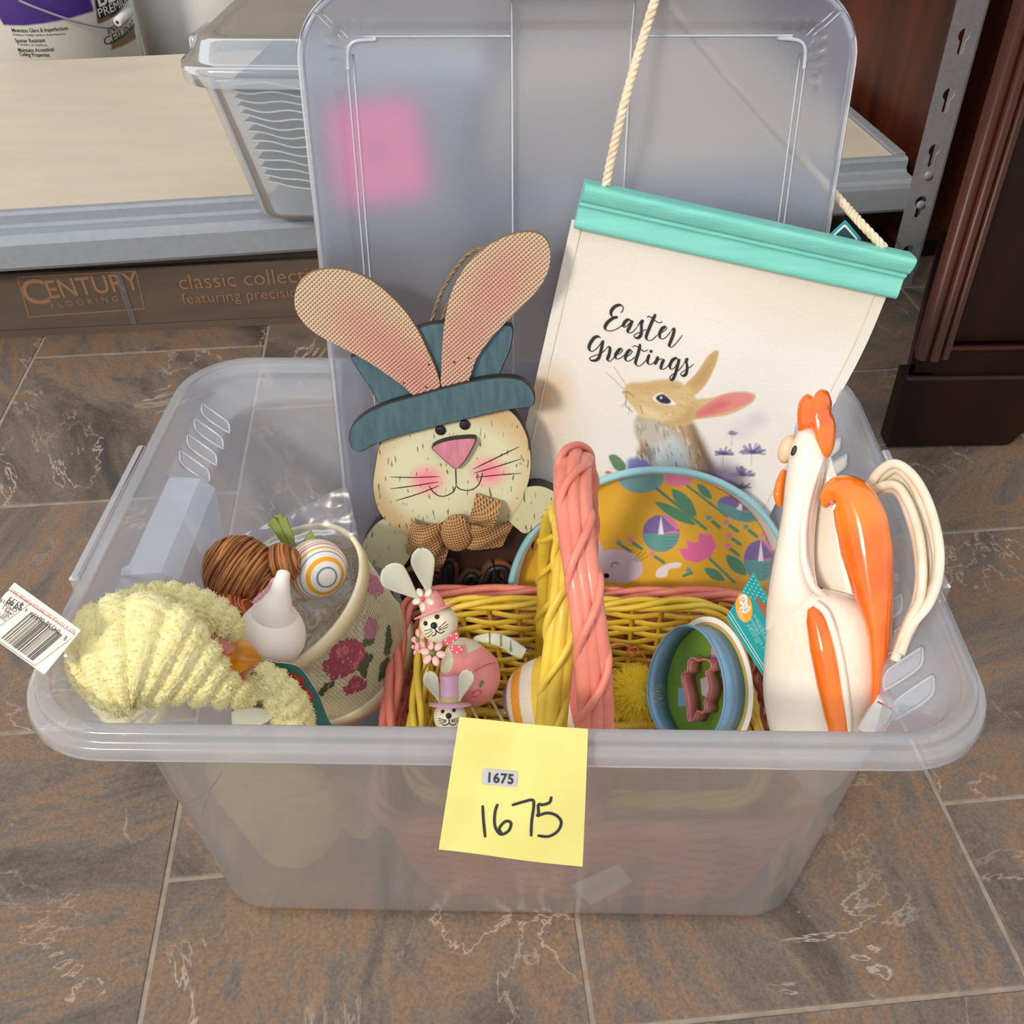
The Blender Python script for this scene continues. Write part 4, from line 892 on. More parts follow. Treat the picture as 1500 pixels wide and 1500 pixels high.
# ================================================================== round melamine plate
PP_ = Pl((.06, .088, .10), 3, 16)
pts = PP_.pxs([(942, 686), (747, 846), (790, 768), (850, 714), (1136, 770), (1060, 710)])
Am = np.c_[2*pts, np.ones(len(pts))]; sol = np.linalg.lstsq(Am, (pts**2).sum(1), rcond=None)[0]; pc = sol[:2]; PR = math.sqrt(sol[2]+pc@pc)
plate = thing('round_plate', 'round shallow plate with teal rim and yellow egg pattern', 'plate', PP_.w([pc+np.array([0, -PR])])[0])
c3 = PP_.w([pc])[0]
mk('plate_rim', lathe([(PR-.0045, .0005), (PR-.003, .0022), (PR, .0012), (PR+.0012, -.002), (PR-.001, -.008), (PR-.003, -.012)], c3, PP_.n, 120), mat('sky_teal_glaze', (146, 196, 204), .22, coat=.4), plate)
mk('plate_wall', lathe([(PR-.0045, .0005), (PR-.008, -.006), (PR-.0105, -.016)], c3, PP_.n, 120), mat('white_glaze', (236, 236, 236), .25, coat=.4), plate)
mk('plate_back', lathe([(PR-.003, -.012), (PR-.012, -.0205), (.0005, -.0205)], c3, PP_.n, 80), mat('white_glaze_back', (232, 232, 228), .3), plate)
def C7(p): return [(740+.28*x, 660+.28*y) for x, y in p]
PD = -.0165
def Q7(p): return PP_.pxs(C7(p), h=PD)-pc
Rm = PR-.0104; rr_ = np.linspace(.0003, Rm, 190); th = np.linspace(0, 2*np.pi, 480, endpoint=False)
gx, gy = rr_[:, None]*np.cos(th), rr_[:, None]*np.sin(th)
cv = Canvas(gx, gy, (226, 178, 62)); cv.e = .0007
PU, PK, TL, GR, WH = (128, 112, 170), (222, 130, 172), (104, 160, 162), (86, 146, 116), (240, 236, 236)
def q(p, c, n=6, a=1.): cv.poly(cr(Q7(p), n, True) if n else Q7(p), c, a)
def ell(cx, cy, rx, ry, rot=0, k=28):
    t = np.linspace(0, 2*np.pi, k, endpoint=False); a = math.radians(rot); x, y = rx*np.cos(t), ry*np.sin(t); return np.c_[cx+x*math.cos(a)-y*math.sin(a), cy+x*math.sin(a)+y*math.cos(a)]
q(ell(710, 145, 118, 74), (120, 168, 176), 0); q(ell(905, 145, 72, 38), PK, 0)
def leaf2(a, b, w, c=GR):
    a, b = np.array(a, float), np.array(b, float); d = b-a; nn = np.array([-d[1], d[0]])/np.linalg.norm(d)
    t = np.linspace(0, 1, 12); wv_ = w*np.sin(t*np.pi)**.8; q(np.vstack([a+d*t[:, None]+nn*wv_[:, None], (a+d*t[:, None]-nn*wv_[:, None])[::-1]]), c, 0)
def rod(a, b, w, c=GR): cv.line(Q7([a, b]), w*.28*.00054, c)
rod((790, 195), (1050, 410), 17); leaf2((868, 195), (1002, 348), 36); leaf2((780, 265), (1000, 390), 28); rod((950, 180), (1160, 342), 14); leaf2((1000, 168), (1082, 252), 22)
def egg(cx, cy, rx, ry, rot):
    E_ = ell(0, 0, rx, ry); a = math.radians(rot); Rr = np.array([[math.cos(a), -math.sin(a)], [math.sin(a), math.cos(a)]])
    def put(P, c): q(np.asarray(P)@Rr.T+np.array([cx, cy]), c, 0)
    put(E_, PU); put(E_[(E_[:, 1] >= -1)], TL); put([(0, 0)]+[tuple(p) for p in E_[(E_[:, 1] <= 1) & (E_[:, 0] >= -1)]], PK); put([(0, -ry), (-14, 5), (14, 5)], WH)
    for k in range(4):
        yy = ry*(.22+.18*k); xx = rx*math.sqrt(max(0, 1-(yy/ry)**2)); P = np.array([(.15*rx, yy), (xx*.9, yy)])@Rr.T+np.array([cx, cy]); rod(tuple(P[0]), tuple(P[1]), 6, (84, 138, 134))
egg(815, 433, 97, 98, 0); egg(1222, 300, 118, 62, 18); egg(1335, 570, 88, 108, 0)
q([(905, 512), (955, 512), (950, 470), (1010, 482), (1015, 432), (1080, 440), (1106, 500), (1072, 560), (1000, 586), (940, 570)], (226, 116, 168), 0)
for dx_, dy_, c, a, b in ((595, 483, TL, (610, 497), (655, 527)), (653, 465, PK, (670, 483), (712, 513)), (770, 540, PK, (785, 556), (830, 586)), (1065, 350, TL, (1085, 370), (1120, 400)), (1157, 373, PK, (1175, 392), (1215, 420)), (1258, 395, TL, (1275, 415), (1315, 447)), (1172, 442, PK, (1188, 460), (1230, 490)), (1163, 497, PK, (1180, 515), (1222, 547)), (1350, 430, PK, (1365, 450), (1390, 480)), (960, 625, TL, (935, 655), (975, 640))):
    q(ell(dx_, dy_, 15, 13), c, 0); rod(a, b, 20)
q(ell(590, 605, 132, 88, 8), (206, 194, 204), 0); q([(470, 480), (490, 470), (520, 540), (500, 560)], (206, 194, 204)); q(ell(330, 600, 60, 60), (226, 224, 226), 0); q(ell(290, 520, 60, 80, 20), (110, 160, 190), 0)
for P_ in ([(555, 610), (560, 590), (578, 585), (595, 595)],): cv.line(Q7(P_), .0007, (30, 28, 30))
for P_ in ([(670, 575), (710, 530)], [(680, 580), (732, 535)], [(690, 583), (748, 552)]): cv.line(Q7(P_), .00045, (40, 34, 34))
q(ell(530, 655, 16, 14), (24, 22, 24), 0)
q([(790, 660), (800, 620), (860, 590), (920, 588), (910, 612), (860, 620), (840, 660)], (232, 228, 232))
rod((1070, 565), (1200, 690), 16); leaf2((1155, 545), (1262, 652), 34); leaf2((1040, 615), (1150, 680), 26)
V = PP_.w(np.c_[gx.ravel(), gy.ravel()]+pc, PD+.0025*(np.hypot(gx, gy).ravel()/Rm)**6)
mk('plate_print', grid(V.reshape(190, 480, 3), False, True), printed('plate_print', .25, coat=.4), plate, cols=cv.cols())

# ================================================================== wicker baskets
def wicker(name, label, cx, cy, hx, hy, bx, by, z0, z1, rows, ns, m, r=.0021, rimr=.0036, seed=1, cr_=.03):
    t = thing(name, label, 'basket', (cx, cy, z0)); rg = np.random.default_rng(seed)
    def ring(f, n, off=0.):
        a, b = bx+(hx-bx)*f+off, by+(hy-by)*f+off; P = rrect(a, b, cr_, 10); P = np.vstack([P, P[:1]]); L_ = np.r_[0, np.cumsum(np.linalg.norm(np.diff(P, axis=0), axis=1))]
        s = np.linspace(0, L_[-1], n, endpoint=False); return np.stack([np.interp(s, L_, P[:, i]) for i in (0, 1)], 1)
    def nrmo(Q): T = np.roll(Q, -1, 0)-np.roll(Q, 1, 0); T /= np.linalg.norm(T, axis=1, keepdims=True); return np.c_[T[:, 1], -T[:, 0]]
    for k in range(ns):                                             # upright stakes
        P = np.array([ring(f, ns)[k] for f in (0, .5, 1)]); mk('stake', tube(np.c_[P+np.array([cx, cy]), z0+np.array([0, .5, 1])*(z1-z0)], r*1.05, 6), m, t)
    n = ns*6
    for j in range(rows):                                           # weavers going in front of and behind the stakes
        f = (j+.5)/rows; Q = ring(f, n); N_ = nrmo(Q); a = np.arange(n)/6*np.pi+(j % 2)*np.pi
        o = .0019*np.cos(a); z = z0+f*(z1-z0)+.0012*np.sin(np.arange(n)*.21+rg.uniform(0, 6))+rg.normal(0, .0006)
        P = np.c_[Q+N_*o[:, None]+np.array([cx, cy]), z]; T, B1, B2 = frames(P, True)
        h_ = (z1-z0)/rows*.47; aa = np.linspace(0, 2*np.pi, 8, endpoint=False)
        N3 = np.c_[N_, np.zeros(n)]; S = P[:, None]+(r*.8*np.cos(aa))[None, :, None]*N3[:, None]+(h_*np.sin(aa))[None, :, None]*UP
        V, F = grid(S, True, True); mk('weaver', (V, F), m, t)
    for k in range(4):                                              # braided border
        n2 = 260; Q = ring(1, n2); N_ = nrmo(Q); a = np.arange(n2)/n2*2*np.pi*6+k*np.pi/2+.4*np.sin(np.arange(n2)*.13+k)
        P = np.c_[Q+N_*(.0042*np.cos(a))[:, None]+np.array([cx, cy]), z1+.002+.0034*np.sin(a)]; mk('border_strand', tube(P, rimr*(1+.1*rg.normal()), 7, closed=True), m, t)
    nb = 12
    for k in range(nb):                                             # flat woven base
        y = cy-by*.96+2*by*.96*(k+.5)/nb; x = np.linspace(cx-bx+.006, cx+bx-.006, 40)
        mk('base_weaver', tube(np.c_[x, np.full(40, y), z0+.003+.0016*np.cos(np.arange(40)*np.pi/3+k*np.pi)], by*.96/nb*.8, 6), m, t)
    nb2 = 14
    for k in range(nb2):
        x = cx-bx*.95+2*bx*.95*(k+.5)/nb2; y = np.linspace(cy-by+.006, cy+by-.006, 12); mk('base_stake', tube(np.c_[np.full(12, x), y, np.full(12, z0+.003)], .0017, 6), m, t)
    return t
def handle(t, m, path, w, core, wrap, turns, seed=0, rc=.0048, rw=.0032):
    """bundle of canes with thinner canes wound round it"""
    P = cr(path, 24); L_ = np.r_[0, np.cumsum(np.linalg.norm(np.diff(P, axis=0), axis=1))]; n = 220; s = np.linspace(0, L_[-1], n)
    Q = np.stack([np.interp(s, L_, P[:, i]) for i in range(3)], 1); T = np.gradient(Q, axis=0); T /= np.linalg.norm(T, axis=1, keepdims=True)
    X = np.array([1., 0, 0]); Bx = X-T*(T@X)[:, None]; Bx /= np.linalg.norm(Bx, axis=1, keepdims=True); By = np.cross(T, Bx)
    rg = np.random.default_rng(seed)
    for k in range(core):
        u = (k-(core-1)/2)/max(1, (core-1)/2); o = u*w*.55+.0008*np.sin(s*30+k); d = (-.0012 if k % 2 else .0018)
        mk('handle_cane', tube(Q+Bx*o[:, None]+By*(d+.0008*np.sin(s*22+2*k))[:, None], rc*(1+.06*rg.normal()), 10), m, t)
    for k in range(wrap):
        sg = 1; a = sg*(s/L_[-1]*turns*2*np.pi)+k*2*np.pi/wrap+.3*np.sin(s*17+k)
        mk('handle_wrap', tube(Q+Bx*(w*.92*np.cos(a))[:, None]+By*((rc+rw*.9)*np.sin(a))[:, None], rw*(1+.08*rg.normal()), 9), m, t)
pinkc = mat('coral_painted_cane', (226, 136, 116), .42, (214, 118, 98), 30, bump=.12, bscale=200, coat=.15)
yelc = mat('yellow_painted_cane', (230, 200, 74), .42, (214, 178, 52), 30, bump=.12, bscale=200, coat=.15)
bpk = wicker('wicker_basket', 'larger coral pink wicker basket with tall wrapped handle, holding the yellow basket', .059, -.043, .150, .114, .130, .098, .005, .119, 15, 40, pinkc, .0022, .0031, 1)
byl = wicker('wicker_basket', 'smaller yellow wicker basket with braided handle, set inside the coral basket', .056, -.049, .124, .094, .106, .076, .022, .133, 17, 34, yelc, .002, .0026, 2)
def arch(x0, x1, yc, hy, zr, H, zlow, e=1.0):
    P = [(x1, yc-hy*.93, zlow), (x1, yc-hy*.97, zlow+.05)]
    for t in np.linspace(0, np.pi, 15): P.append((x1+(x0-x1)*math.sin(t)**2.5, yc-hy*math.copysign(abs(math.cos(t))**.85, math.cos(t)), zr+H*math.sin(t)**.9))
    P += [(x1, yc+hy*.97, zlow+.05), (x1, yc+hy*.93, zlow)]
    return np.array(P)
handle(bpk, pinkc, arch(.043, .059, -.045, .104, .15, .182, .02), .0105, 3, 2, 7.5, 3, .0056, .0027)
handle(byl, yelc, arch(.040, .030, -.048, .082, .15, .142, .03), .0092, 3, 2, 6.5, 4, .0050, .0026)

# ------------------------------------------------------------------ cookie cutters on their card, in the yellow basket
cc0 = aty(1003, 1004, -.065); v_c = -nrm(ray(1003, 1004)); n_c = nrm(.60*v_c-.80*c_r)     # the ring opens to the left and to the viewer
ey_c = nrm(c_u-n_c*(c_u@n_c)); ex_c = np.cross(ey_c, n_c)
CP_ = Pl(cc0, ex=ex_c, ey=ey_c); cR = 88/FOC*((cc0-CAM)@c_f)
cut = thing('cookie_cutter_set', 'blue egg shaped cookie cutter with pink bunny cutter on a teal hang card', 'cookie cutter', cc0-UP*.05)
bluem = mat('blue_coated_metal', (122, 158, 186), .35, metal=.35); pinkmet = mat('pink_coated_metal', (206, 128, 122), .38, metal=.25)
RD = .0195
def eggring(s, k=90):
    t = np.linspace(0, 2*np.pi, k, endpoint=False); return np.c_[s*cR*.93*np.cos(t)*(1-.10*np.sin(t)), s*cR*np.sin(t)]
def wallring(uv, h0, h1, th, m, name, parent, lip=0.):
    uv = ccw(uv); T = np.roll(uv, -1, 0)-np.roll(uv, 1, 0); T /= np.linalg.norm(T, axis=1, keepdims=True); N_ = np.c_[-T[:, 1], T[:, 0]]
    S = np.array([CP_.w(uv, h0), CP_.w(uv, h1), CP_.w(uv+N_*th, h1), CP_.w(uv+N_*th, h0)]); V, F = grid(S, True, True)
    o = mk(name, (V, F), m, parent)
    if lip: mk('rolled_edge', tube(CP_.w(uv+N_*th/2, h1), lip, 8, closed=True), m, o)
    return o
wallring(eggring(1), -RD, 0, .0007, bluem, 'egg_cutter', cut, .0009)
# printed backing card and white border
def cprism(uv, h0, h1, m, name, parent, **k):
    (vf, fm) = prism(CP_, uv, h0, h1, .0002); return mk(name, vf, [m, m], parent, smooth=False, fmat=fm, **k)
cprism(eggring(1.16), -RD-.0016, -RD-.0008, mat('white_card', (232, 230, 226), .5), 'backing_card', cut)
cprism(eggring(1.07), -RD-.0008, -RD-.0004, mat('tan_card_border', (196, 160, 92), .5), 'card_border', cut)
pc_ = cprism(eggring(1.01), -RD-.0004, -RD-.0001, mat('green_card_print', (104, 142, 46), .5), 'card_print', cut)
Z6 = lambda p: [(940+.13333*x, 890+.13333*y) for x, y in p]
HB = -RD
skyp = CP_.pxs(Z6([(400, 880), (490, 880), (490, 1085), (400, 1085)]), h=HB); cprism(skyp, HB-.0001, HB+.0001, mat('sky_blue_print', (130, 176, 196), .5), 'print_patch', pc_)
cprism(CP_.pxs(Z6([(770, 360), (860, 320), (900, 420), (890, 560), (760, 560)]), h=HB), HB-.0001, HB+.0001, mat('pink_print', (214, 150, 178), .5), 'print_patch', pc_)
cprism(CP_.pxs(Z6([(640, 780), (720, 760), (745, 880), (715, 990), (660, 960)]), h=HB), HB-.0001, HB+.0001, mat('pale_print', (216, 210, 214), .5), 'print_patch', pc_)
bc_ = CP_.pxs(Z6([(500, 700), (505, 640), (520, 575), (570, 548), (625, 580), (690, 562), (752, 590), (770, 640), (750, 690), (708, 716), (733, 800), (745, 880), (722, 980), (690, 1040), (697, 1110), (668, 1162), (612, 1142), (575, 1230), (522, 1255), (500, 1180), (490, 1020), (452, 850), (436, 760), (458, 712)]), h=-.006)
wallring(cr(bc_, 4, True), -RD, -.006, .0005, pinkmet, 'bunny_cutter', cut, .0007)
# teal hang card
K4 = lambda p: [(1050+.11333*x, 820+.11333*y) for x, y in p]
HC = -RD-.002
# the hang card faces the viewer more squarely than the ring: folded forward along its lower edge
hq = [CP_.w([CP_.px(*p, HC)], HC)[0] for p in K4([(120, 740), (590, 1495)])]
ax_ = nrm(hq[1]-hq[0]); nn_ = nrm(v_c-ax_*(v_c@ax_)); nn_ = nrm(nn_+.45*n_c); HP = Pl(hq[0], ex=ax_, ey=np.cross(nn_-ax_*(nn_@ax_), ax_))
hpx = lambda p: HP.pxs(K4(p))
teal2 = mat('teal_card', (0, 150, 152), .45); 
(vf, fm) = prism(HP, hpx([(120, 740), (590, 1495), (880, 865), (470, 160)]), -.0005, .0, .0001); hc = mk('hang_card', vf, [teal2, lt], cut, smooth=False, fmat=fm)
for a, b in (((165, 665), (640, 1425)), ((145, 700), (620, 1445))): mk('card_line', ribbon(hpx([a, ((a[0]+b[0])/2, (a[1]+b[1])/2), b]), .0004, HP.w, .0003, edge_taper=1), lt, hc, smooth=False)
ov = hpx(ell(355, 625, 108, 190, -8)); (vf, fm) = prism(HP, ov, .0002, .0005, .0001); mk('logo_oval', vf, [mat('logo_orange', (240, 160, 20), .45)]*2, hc, smooth=False, fmat=fm)
mk('logo_swirl', ribbon(cr(hpx([(350, 530), (330, 520), (318, 550), (345, 580), (385, 550), (375, 480), (330, 480), (305, 540)]), 6), .0022, HP.w, .0009), lt, hc, smooth=False)
mk('logo_letter', ribbon(cr(hpx([(300, 640), (400, 590), (340, 680), (440, 620), (370, 700)]), 3), .0026, HP.w, .0009), lt, hc, smooth=False)
hd_ = lambda a, b: math.degrees(math.atan2(*(HP.px(*K4([b])[0])-HP.px(*K4([a])[0]))[::-1]))
def htext(s, a, b, size):
    A_, B_ = HP.px(*K4([a])[0]), HP.px(*K4([b])[0]); V, F = text(s, 1, lambda uv, h: uv); w_ = V[:, 0].max(); L_ = np.linalg.norm(B_-A_)
    return text(s, size, HP.w, .0009, A_, math.degrees(math.atan2(*(B_-A_)[::-1])), 0, sx=L_/(w_*size))
mk('logo_lettering', htext('Wilton', (262, 665), (345, 800), .0045), lt, hc, smooth=False)
pale = mat('pale_teal_ink', (150, 214, 212), .5)
for s_, a, b in (('COOKIE CUTTER SET', (470, 720), (640, 985)), ('ENSEMBLE', (430, 770), (545, 975)), ("D'EMPORTE-PIECES", (500, 800), (655, 1105)), ('JUEGO DE', (395, 850), (520, 1090)), ('CORTADORES, 2 PZAS', (430, 850), (660, 1260))):
    mk('card_lettering', htext(s_, a, b, .0026), pale, hc, smooth=False)
dots = []
for i in range(12):
    for j in range(8):
        p = np.array([470, 215])+i*np.array([33, 57])+j*np.array([-38, 62])*.62+np.array([0, 0])
        u_ = (p-np.array([470, 160]))
        if j > 1 and 3 < i < 9 and j > 3: continue
        if i+j*.9 > 12.4 or p[0] < 380+0 and p[1] > 420: continue
        if j > 3 and i > 2 and i < 10: continue
        dots.append(disc(HP.px(*K4([tuple(p)])[0]), .00042, HP.w, .0003, 8))
mk('card_dots', join(*dots), lt, hc, smooth=False, kind='stuff')
(vf, fm) = prism(HP, cr(hpx([(500, 500), (535, 492), (600, 560), (640, 560), (655, 650), (705, 740), (690, 800), (655, 795), (590, 690), (540, 610)]), 3, True), .0002, .0005, .0001); mk('hang_slot', vf, [mat('slot_shadow_wood', (150, 92, 74), .6)]*2, hc, smooth=False, fmat=fm)

# ------------------------------------------------------------------ fibres for fluffy things
def fibres(C, N, L, w, seed=0, droop=0., jit=.35):
    r_ = np.random.default_rng(seed); n = len(C); D = N+jit*r_.normal(size=(n, 3)); D /= np.linalg.norm(D, axis=1, keepdims=True)
    L = L*r_.uniform(.6, 1.15, n)[:, None]; S = np.cross(D, r_.normal(size=(n, 3))); S /= np.linalg.norm(S, axis=1, keepdims=True)
    mid = C+D*L*.6-UP*droop*L*.1; tip = C+D*L-UP*droop*L*.35
    V = np.stack([C-S*w/2, C+S*w/2, mid+S*w*.4, mid-S*w*.4, tip], 1).reshape(-1, 3); b = np.arange(n)*5
    return V, np.c_[b, b+1, b+2, b+3].tolist()+np.c_[b+3, b+2, b+4].tolist()
def sphdirs(n, seed=0):
    r_ = np.random.default_rng(seed); d = r_.normal(size=(n, 3)); return d/np.linalg.norm(d, axis=1, keepdims=True)
pc0 = aty(932, 1016, -.035); d = sphdirs(3000, 4)
chick = thing('fluffy_chick', 'fluffy yellow pom-pom chick with curly wire beside the blue cutter', 'chick', pc0-UP*.024)
fz = fluffy('yellow_fluff', (255, 238, 96)); mk('pompom_core', ellipsoid(pc0, .015), fz, chick)
mk('fluff', fibres(pc0+d*.013, d, .0140, .0005, 5, .3), fz, chick, kind='stuff')
pc1 = aty(852, 985, -.03); d = sphdirs(1500, 6); mk('pompom_core', ellipsoid(pc1, .009), fz, chick); mk('fluff', fibres(pc1+d*.008, d, .011, .0007, 7, .3), fz, chick, kind='stuff')
wr = mat('coral_wire', (206, 96, 72), .4)
cp_ = lambda x, y: aty(x, y, -.03); t = np.linspace(0, 1, 60)
mk('curly_wire', tube(cr([cp_(888, 948), cp_(905, 943), cp_(922, 947), cp_(930, 955), cp_(925, 962), cp_(920, 955), cp_(930, 948), cp_(944, 962), cp_(950, 978)], 8), .0007, 6), wr, chick)
mk('beak', ellipsoid(cp_(950, 981), .0028), mat('orange_felt', (240, 160, 50), .7), chick)
# striped egg
ec = aty(812, 1022, -.05); egg_o = thing('striped_egg', 'white egg with purple and orange glitter bands behind the yellow handle', 'egg', ec-UP*.03)
ea = nrm(np.array([.95, -.1, .25])); a1, a2, a3 = basis(ea)
zz_ = np.linspace(-1, 1, 90); pr = [(max(1e-4, .032*math.sqrt(max(0, 1-z*z))), .040*z) for z in zz_]
S, F = lathe(pr, ec, ea, 48); cc = np.ones((90, 48, 3))*lin((236, 226, 206))
for a, b, c in ((-.95, -.82, (150, 120, 160)), (-.7, -.5, (236, 160, 50)), (-.25, -.05, (244, 200, 60)), (.15, .35, (240, 214, 90)), (.45, .6, (226, 120, 110)), (.72, .86, (236, 160, 50))): cc[(zz_ > a) & (zz_ < b)] = lin(c)
mk('egg_shell', (S, F), printed('glitter_egg', .6, bump=.3, wscale=1500), egg_o, cols=cc.reshape(-1, 3))
mk('glitter', fibres(*(lambda d_: (ec+(d_[:, :1]*a1*.0322+d_[:, 1:2]*a2*.0322+d_[:, 2:3]*a3*.0402), d_[:, :1]*a1+d_[:, 1:2]*a2+d_[:, 2:3]*a3))(sphdirs(500, 9)), .0008, .0008, 3), lt, egg_o, kind='stuff')

# ------------------------------------------------------------------ tin bunnies
K1 = lambda x, y: (540+.24*x, 780+.24*y)
tin_c = mat('cream_tin', (226, 216, 190), .35, coat=.2); tin_p = mat('pink_tin', (226, 142, 142), .35, coat=.2); tin_e = mat('pale_green_tin', (196, 196, 176), .35, coat=.2)
lav = mat('lavender_tin', (206, 160, 184), .35, coat=.2); dkp = mat('deep_pink_tin', (206, 70, 86), .4, coat=.2); grn = mat('leaf_green_paint', (96, 130, 66), .5)
def tinear(name, base, tip, Y0, Y1, w, parent, m=tin_e):
    a, b = aty(*K1(*base), Y0), aty(*K1(*tip), Y1); t_ = (1-(1-np.linspace(0, 1, 40))**1.5)[:, None]; P = a+(b-a)*t_
    tt_ = t_[:, 0]; s3 = np.clip(tt_/.7, 0, 1); ww = np.where(tt_ < .7, w*(.14+.86*s3**1.3*(1.6-.6*s3)), w*np.sqrt(np.maximum(.004, 1-((tt_-.7)/.3)**2))); D = -nrm(ray(*K1(*tip)))
    V, F = sweep(P, ww, .0012, D, 16); T = nrm(b-a); A_ = np.cross(T, D)
    k = ((V-a)@A_)/w; V = V+D*(.006*(k**2))[:, None]                          # slightly cupped
    return mk(name, (V, F), m, parent)
def onball(c, R, px, off=.0):
    """point where the sight line through a pixel meets a ball (front side)"""
    d_ = nrm(ray(*px)); o = CAM-c; b_ = o@d_; q_ = b_*b_-(o@o-(R+off)**2); t_ = -b_-math.sqrt(max(q_, 0)); return CAM+d_*t_
def faceon(c, R, items, parent, m=BLACK):
    for nm, pts, w in items:
        P = cr([onball(c, R, K1(*p), .0003) for p in pts], 5) if len(pts) > 1 else None
        if P is None: p = onball(c, R, K1(*pts[0]), 0); mk(nm, ellipsoid(p, w), m, parent)
        else: mk(nm, tube(P, w, 5), m, parent)
YB = -.055
hb = aty(*K1(428, 555), YB); RB = .0158*1.0*(aty(*K1(546, 555), YB)[0]-hb[0])/.0158
bb = aty(*K1(612, 850), YB+.012)
tb = thing('tin_bunny', 'tall tin bunny figure in pink overalls and pink hat with flowers', 'figurine', bb-UP*.09)
mk('head', ellipsoid(hb, RB), tin_c, tb)
Rb = aty(*K1(800, 850), YB+.012)[0]-bb[0]
zz_ = np.linspace(-1, 1, 160); pr = [(max(1e-4, Rb*math.sqrt(max(0, 1-z*z))*(1-.28*max(0, z))), Rb*1.16*z) for z in zz_]
ax_b = nrm(c_u*.93-c_r*.36); V, F = lathe(pr, bb, ax_b, 160); rel = (V-bb)
h_ = rel@ax_b/(Rb*1.16); side_ = rel@nrm(np.cross(ax_b, v_c))/Rb
colr = np.where(((h_ > .55) & (np.abs(side_) > .30)) [:, None] | (h_ > .80)[:, None] | ((np.hypot(side_+.55, h_-.62) < .36)[:, None]), lin((212, 206, 176)), lin((228, 142, 140)))
mk('body', (V, F), printed('pink_overalls_paint', .35, coat=.2), tb, cols=colr)
tinear('ear', (300, 400), (95, 215), YB+.01, YB+.015, .0098, tb); tinear('ear', (370, 380), (315, 95), YB+.01, YB+.015, .0082, tb)
hx_ = nrm(c_u*.93-c_r*.36+c_f*.06); ht = hb+hx_*RB*.62
mk('hat', lathe([(RB*1.12, 0), (RB*1.1, .0012), (RB*.66, .0016), (RB*.64, .009), (RB*.5, .0135), (.0003, .0150)], ht, hx_, 32), tin_p, tb)
faceon(hb, RB, [('eye', [(348, 555)], .0017), ('eye', [(417, 515)], .0017), ('nose', [(398, 568)], .0024), ('mouth', [(400, 580), (412, 600), (440, 615), (462, 600)], .0004), ('mouth', [(412, 600), (405, 625), (385, 632)], .0004)]+[('whisker', [a, b], .0003) for a, b in (((425, 585), (470, 545)), ((428, 592), (485, 560)), ((430, 598), (482, 578)), ((385, 590), (340, 600)), ((388, 600), (345, 622)), ((392, 610), (360, 640)))], tb)
def flower(c, n_, R, parent, m, mc, k=6):
    a, b, n_ = basis(n_); o = mk('flower_heart', ellipsoid(c+n_*.001, R*.2), mc, parent)
    for i in range(k):
        t_ = i*2*np.pi/k; d_ = a*math.cos(t_)+b*math.sin(t_); e_ = np.cross(n_, d_); mk('petal', ellipsoid(c+d_*R*.62, (R*.40, R*.27, .0008), (d_, e_, n_), 12, 7), m, o)
flower(aty(*K1(335, 408), YB-.017), v_c-c_r*.2, .0085, tb, tin_e, dkp, 5)
flower(aty(*K1(393, 735), YB-.012), v_c, .0098, tb, mat('pink_white_tin', (232, 180, 182), .4), grn, 6); flower(aty(*K1(305, 655), YB-.006), v_c-.8*c_r, .008, tb, mat('pale_pink_tin', (226, 160, 164), .4), grn, 5); flower(aty(*K1(292, 700), YB-.004), v_c-.9*c_r, .006, tb, mat('pale_pink_tin', (226, 160, 164), .4), grn, 5)
mk('flower_stem', tube(cr([aty(*K1(385, 745), YB-.008), aty(*K1(350, 820), YB-.004), aty(*K1(330, 860), YB)], 6), .0006, 6), grn, tb)
for P_, nm in (([(455, 660), (500, 620), (545, 605), (550, 640), (520, 670), (470, 690)], 'bow'), ([(500, 690), (560, 690), (580, 715), (540, 740), (500, 715)], 'bow')):
    bpn = Pl(aty(*K1(500, 680), YB-.014), 0, 40); (vf, fm) = prism(bpn, cr(bpn.pxs([K1(*p) for p in P_]), 4, True), -.0008, .0006, .0002); bw = mk(nm, vf, [dkp, dkp], tb, smooth=False, fmat=fm)
    for p in P_: q_ = bpn.px(*K1(*(.7*np.array(p)+.3*np.mean(P_, 0)))); mk('bow_dot', disc(q_, .0006, bpn.w, .0009, 8), lt, bw, smooth=False)
ar = [aty(*K1(650, 650), YB+.004), aty(*K1(740, 645), YB), aty(*K1(830, 670), YB), aty(*K1(900, 715), YB), aty(*K1(945, 740), YB)]
arm = mk('arm', sweep(cr(ar, 8), np.interp(np.linspace(0, 1, 33), [0, .3, .7, 1], [.002, .0042, .0052, .0042]), .0012, v_c, 12), tin_e, tb)
for k in (8, 14, 20): p = cr(ar, 8); mk('sleeve_stripe', tube([p[k]+c_u*.0042+v_c*.0016, p[k]+v_c*.0018, p[k]-c_u*.0042+v_c*.0016], .0005, 5), grn, arm)
for a, b in (((735, 1000), (830, 1165)), ((625, 1060), (665, 1140))):
    p0, p1 = aty(*K1(*a), YB), aty(*K1(*b), YB-.006); dd_ = nrm(p1-p0); mk('leg', tube([p0, p1, p1+dd_*((.045-p1[2])/min(dd_[2], -.3))], .0013, 8), tin_c, tb)
mk('painted_carrot', tube(cr([onball(bb, Rb*1.04, K1(*p), .0006) for p in ((630, 985), (660, 965), (690, 970), (660, 1000), (632, 1000))], 5), .0005, 5), dkp, tb)
mk('painted_leaf', tube(cr([onball(bb, Rb*1.04, K1(*p), .0006) for p in ((700, 910), (685, 930), (680, 945), (690, 905))], 4), .0007, 5), grn, tb)
mk('overall_seam', tube(cr([onball(bb, Rb*1.05, K1(*p), .0004) for p in ((640, 850), (690, 820), (740, 800), (775, 795))], 4), .00035, 5), dkp, tb)
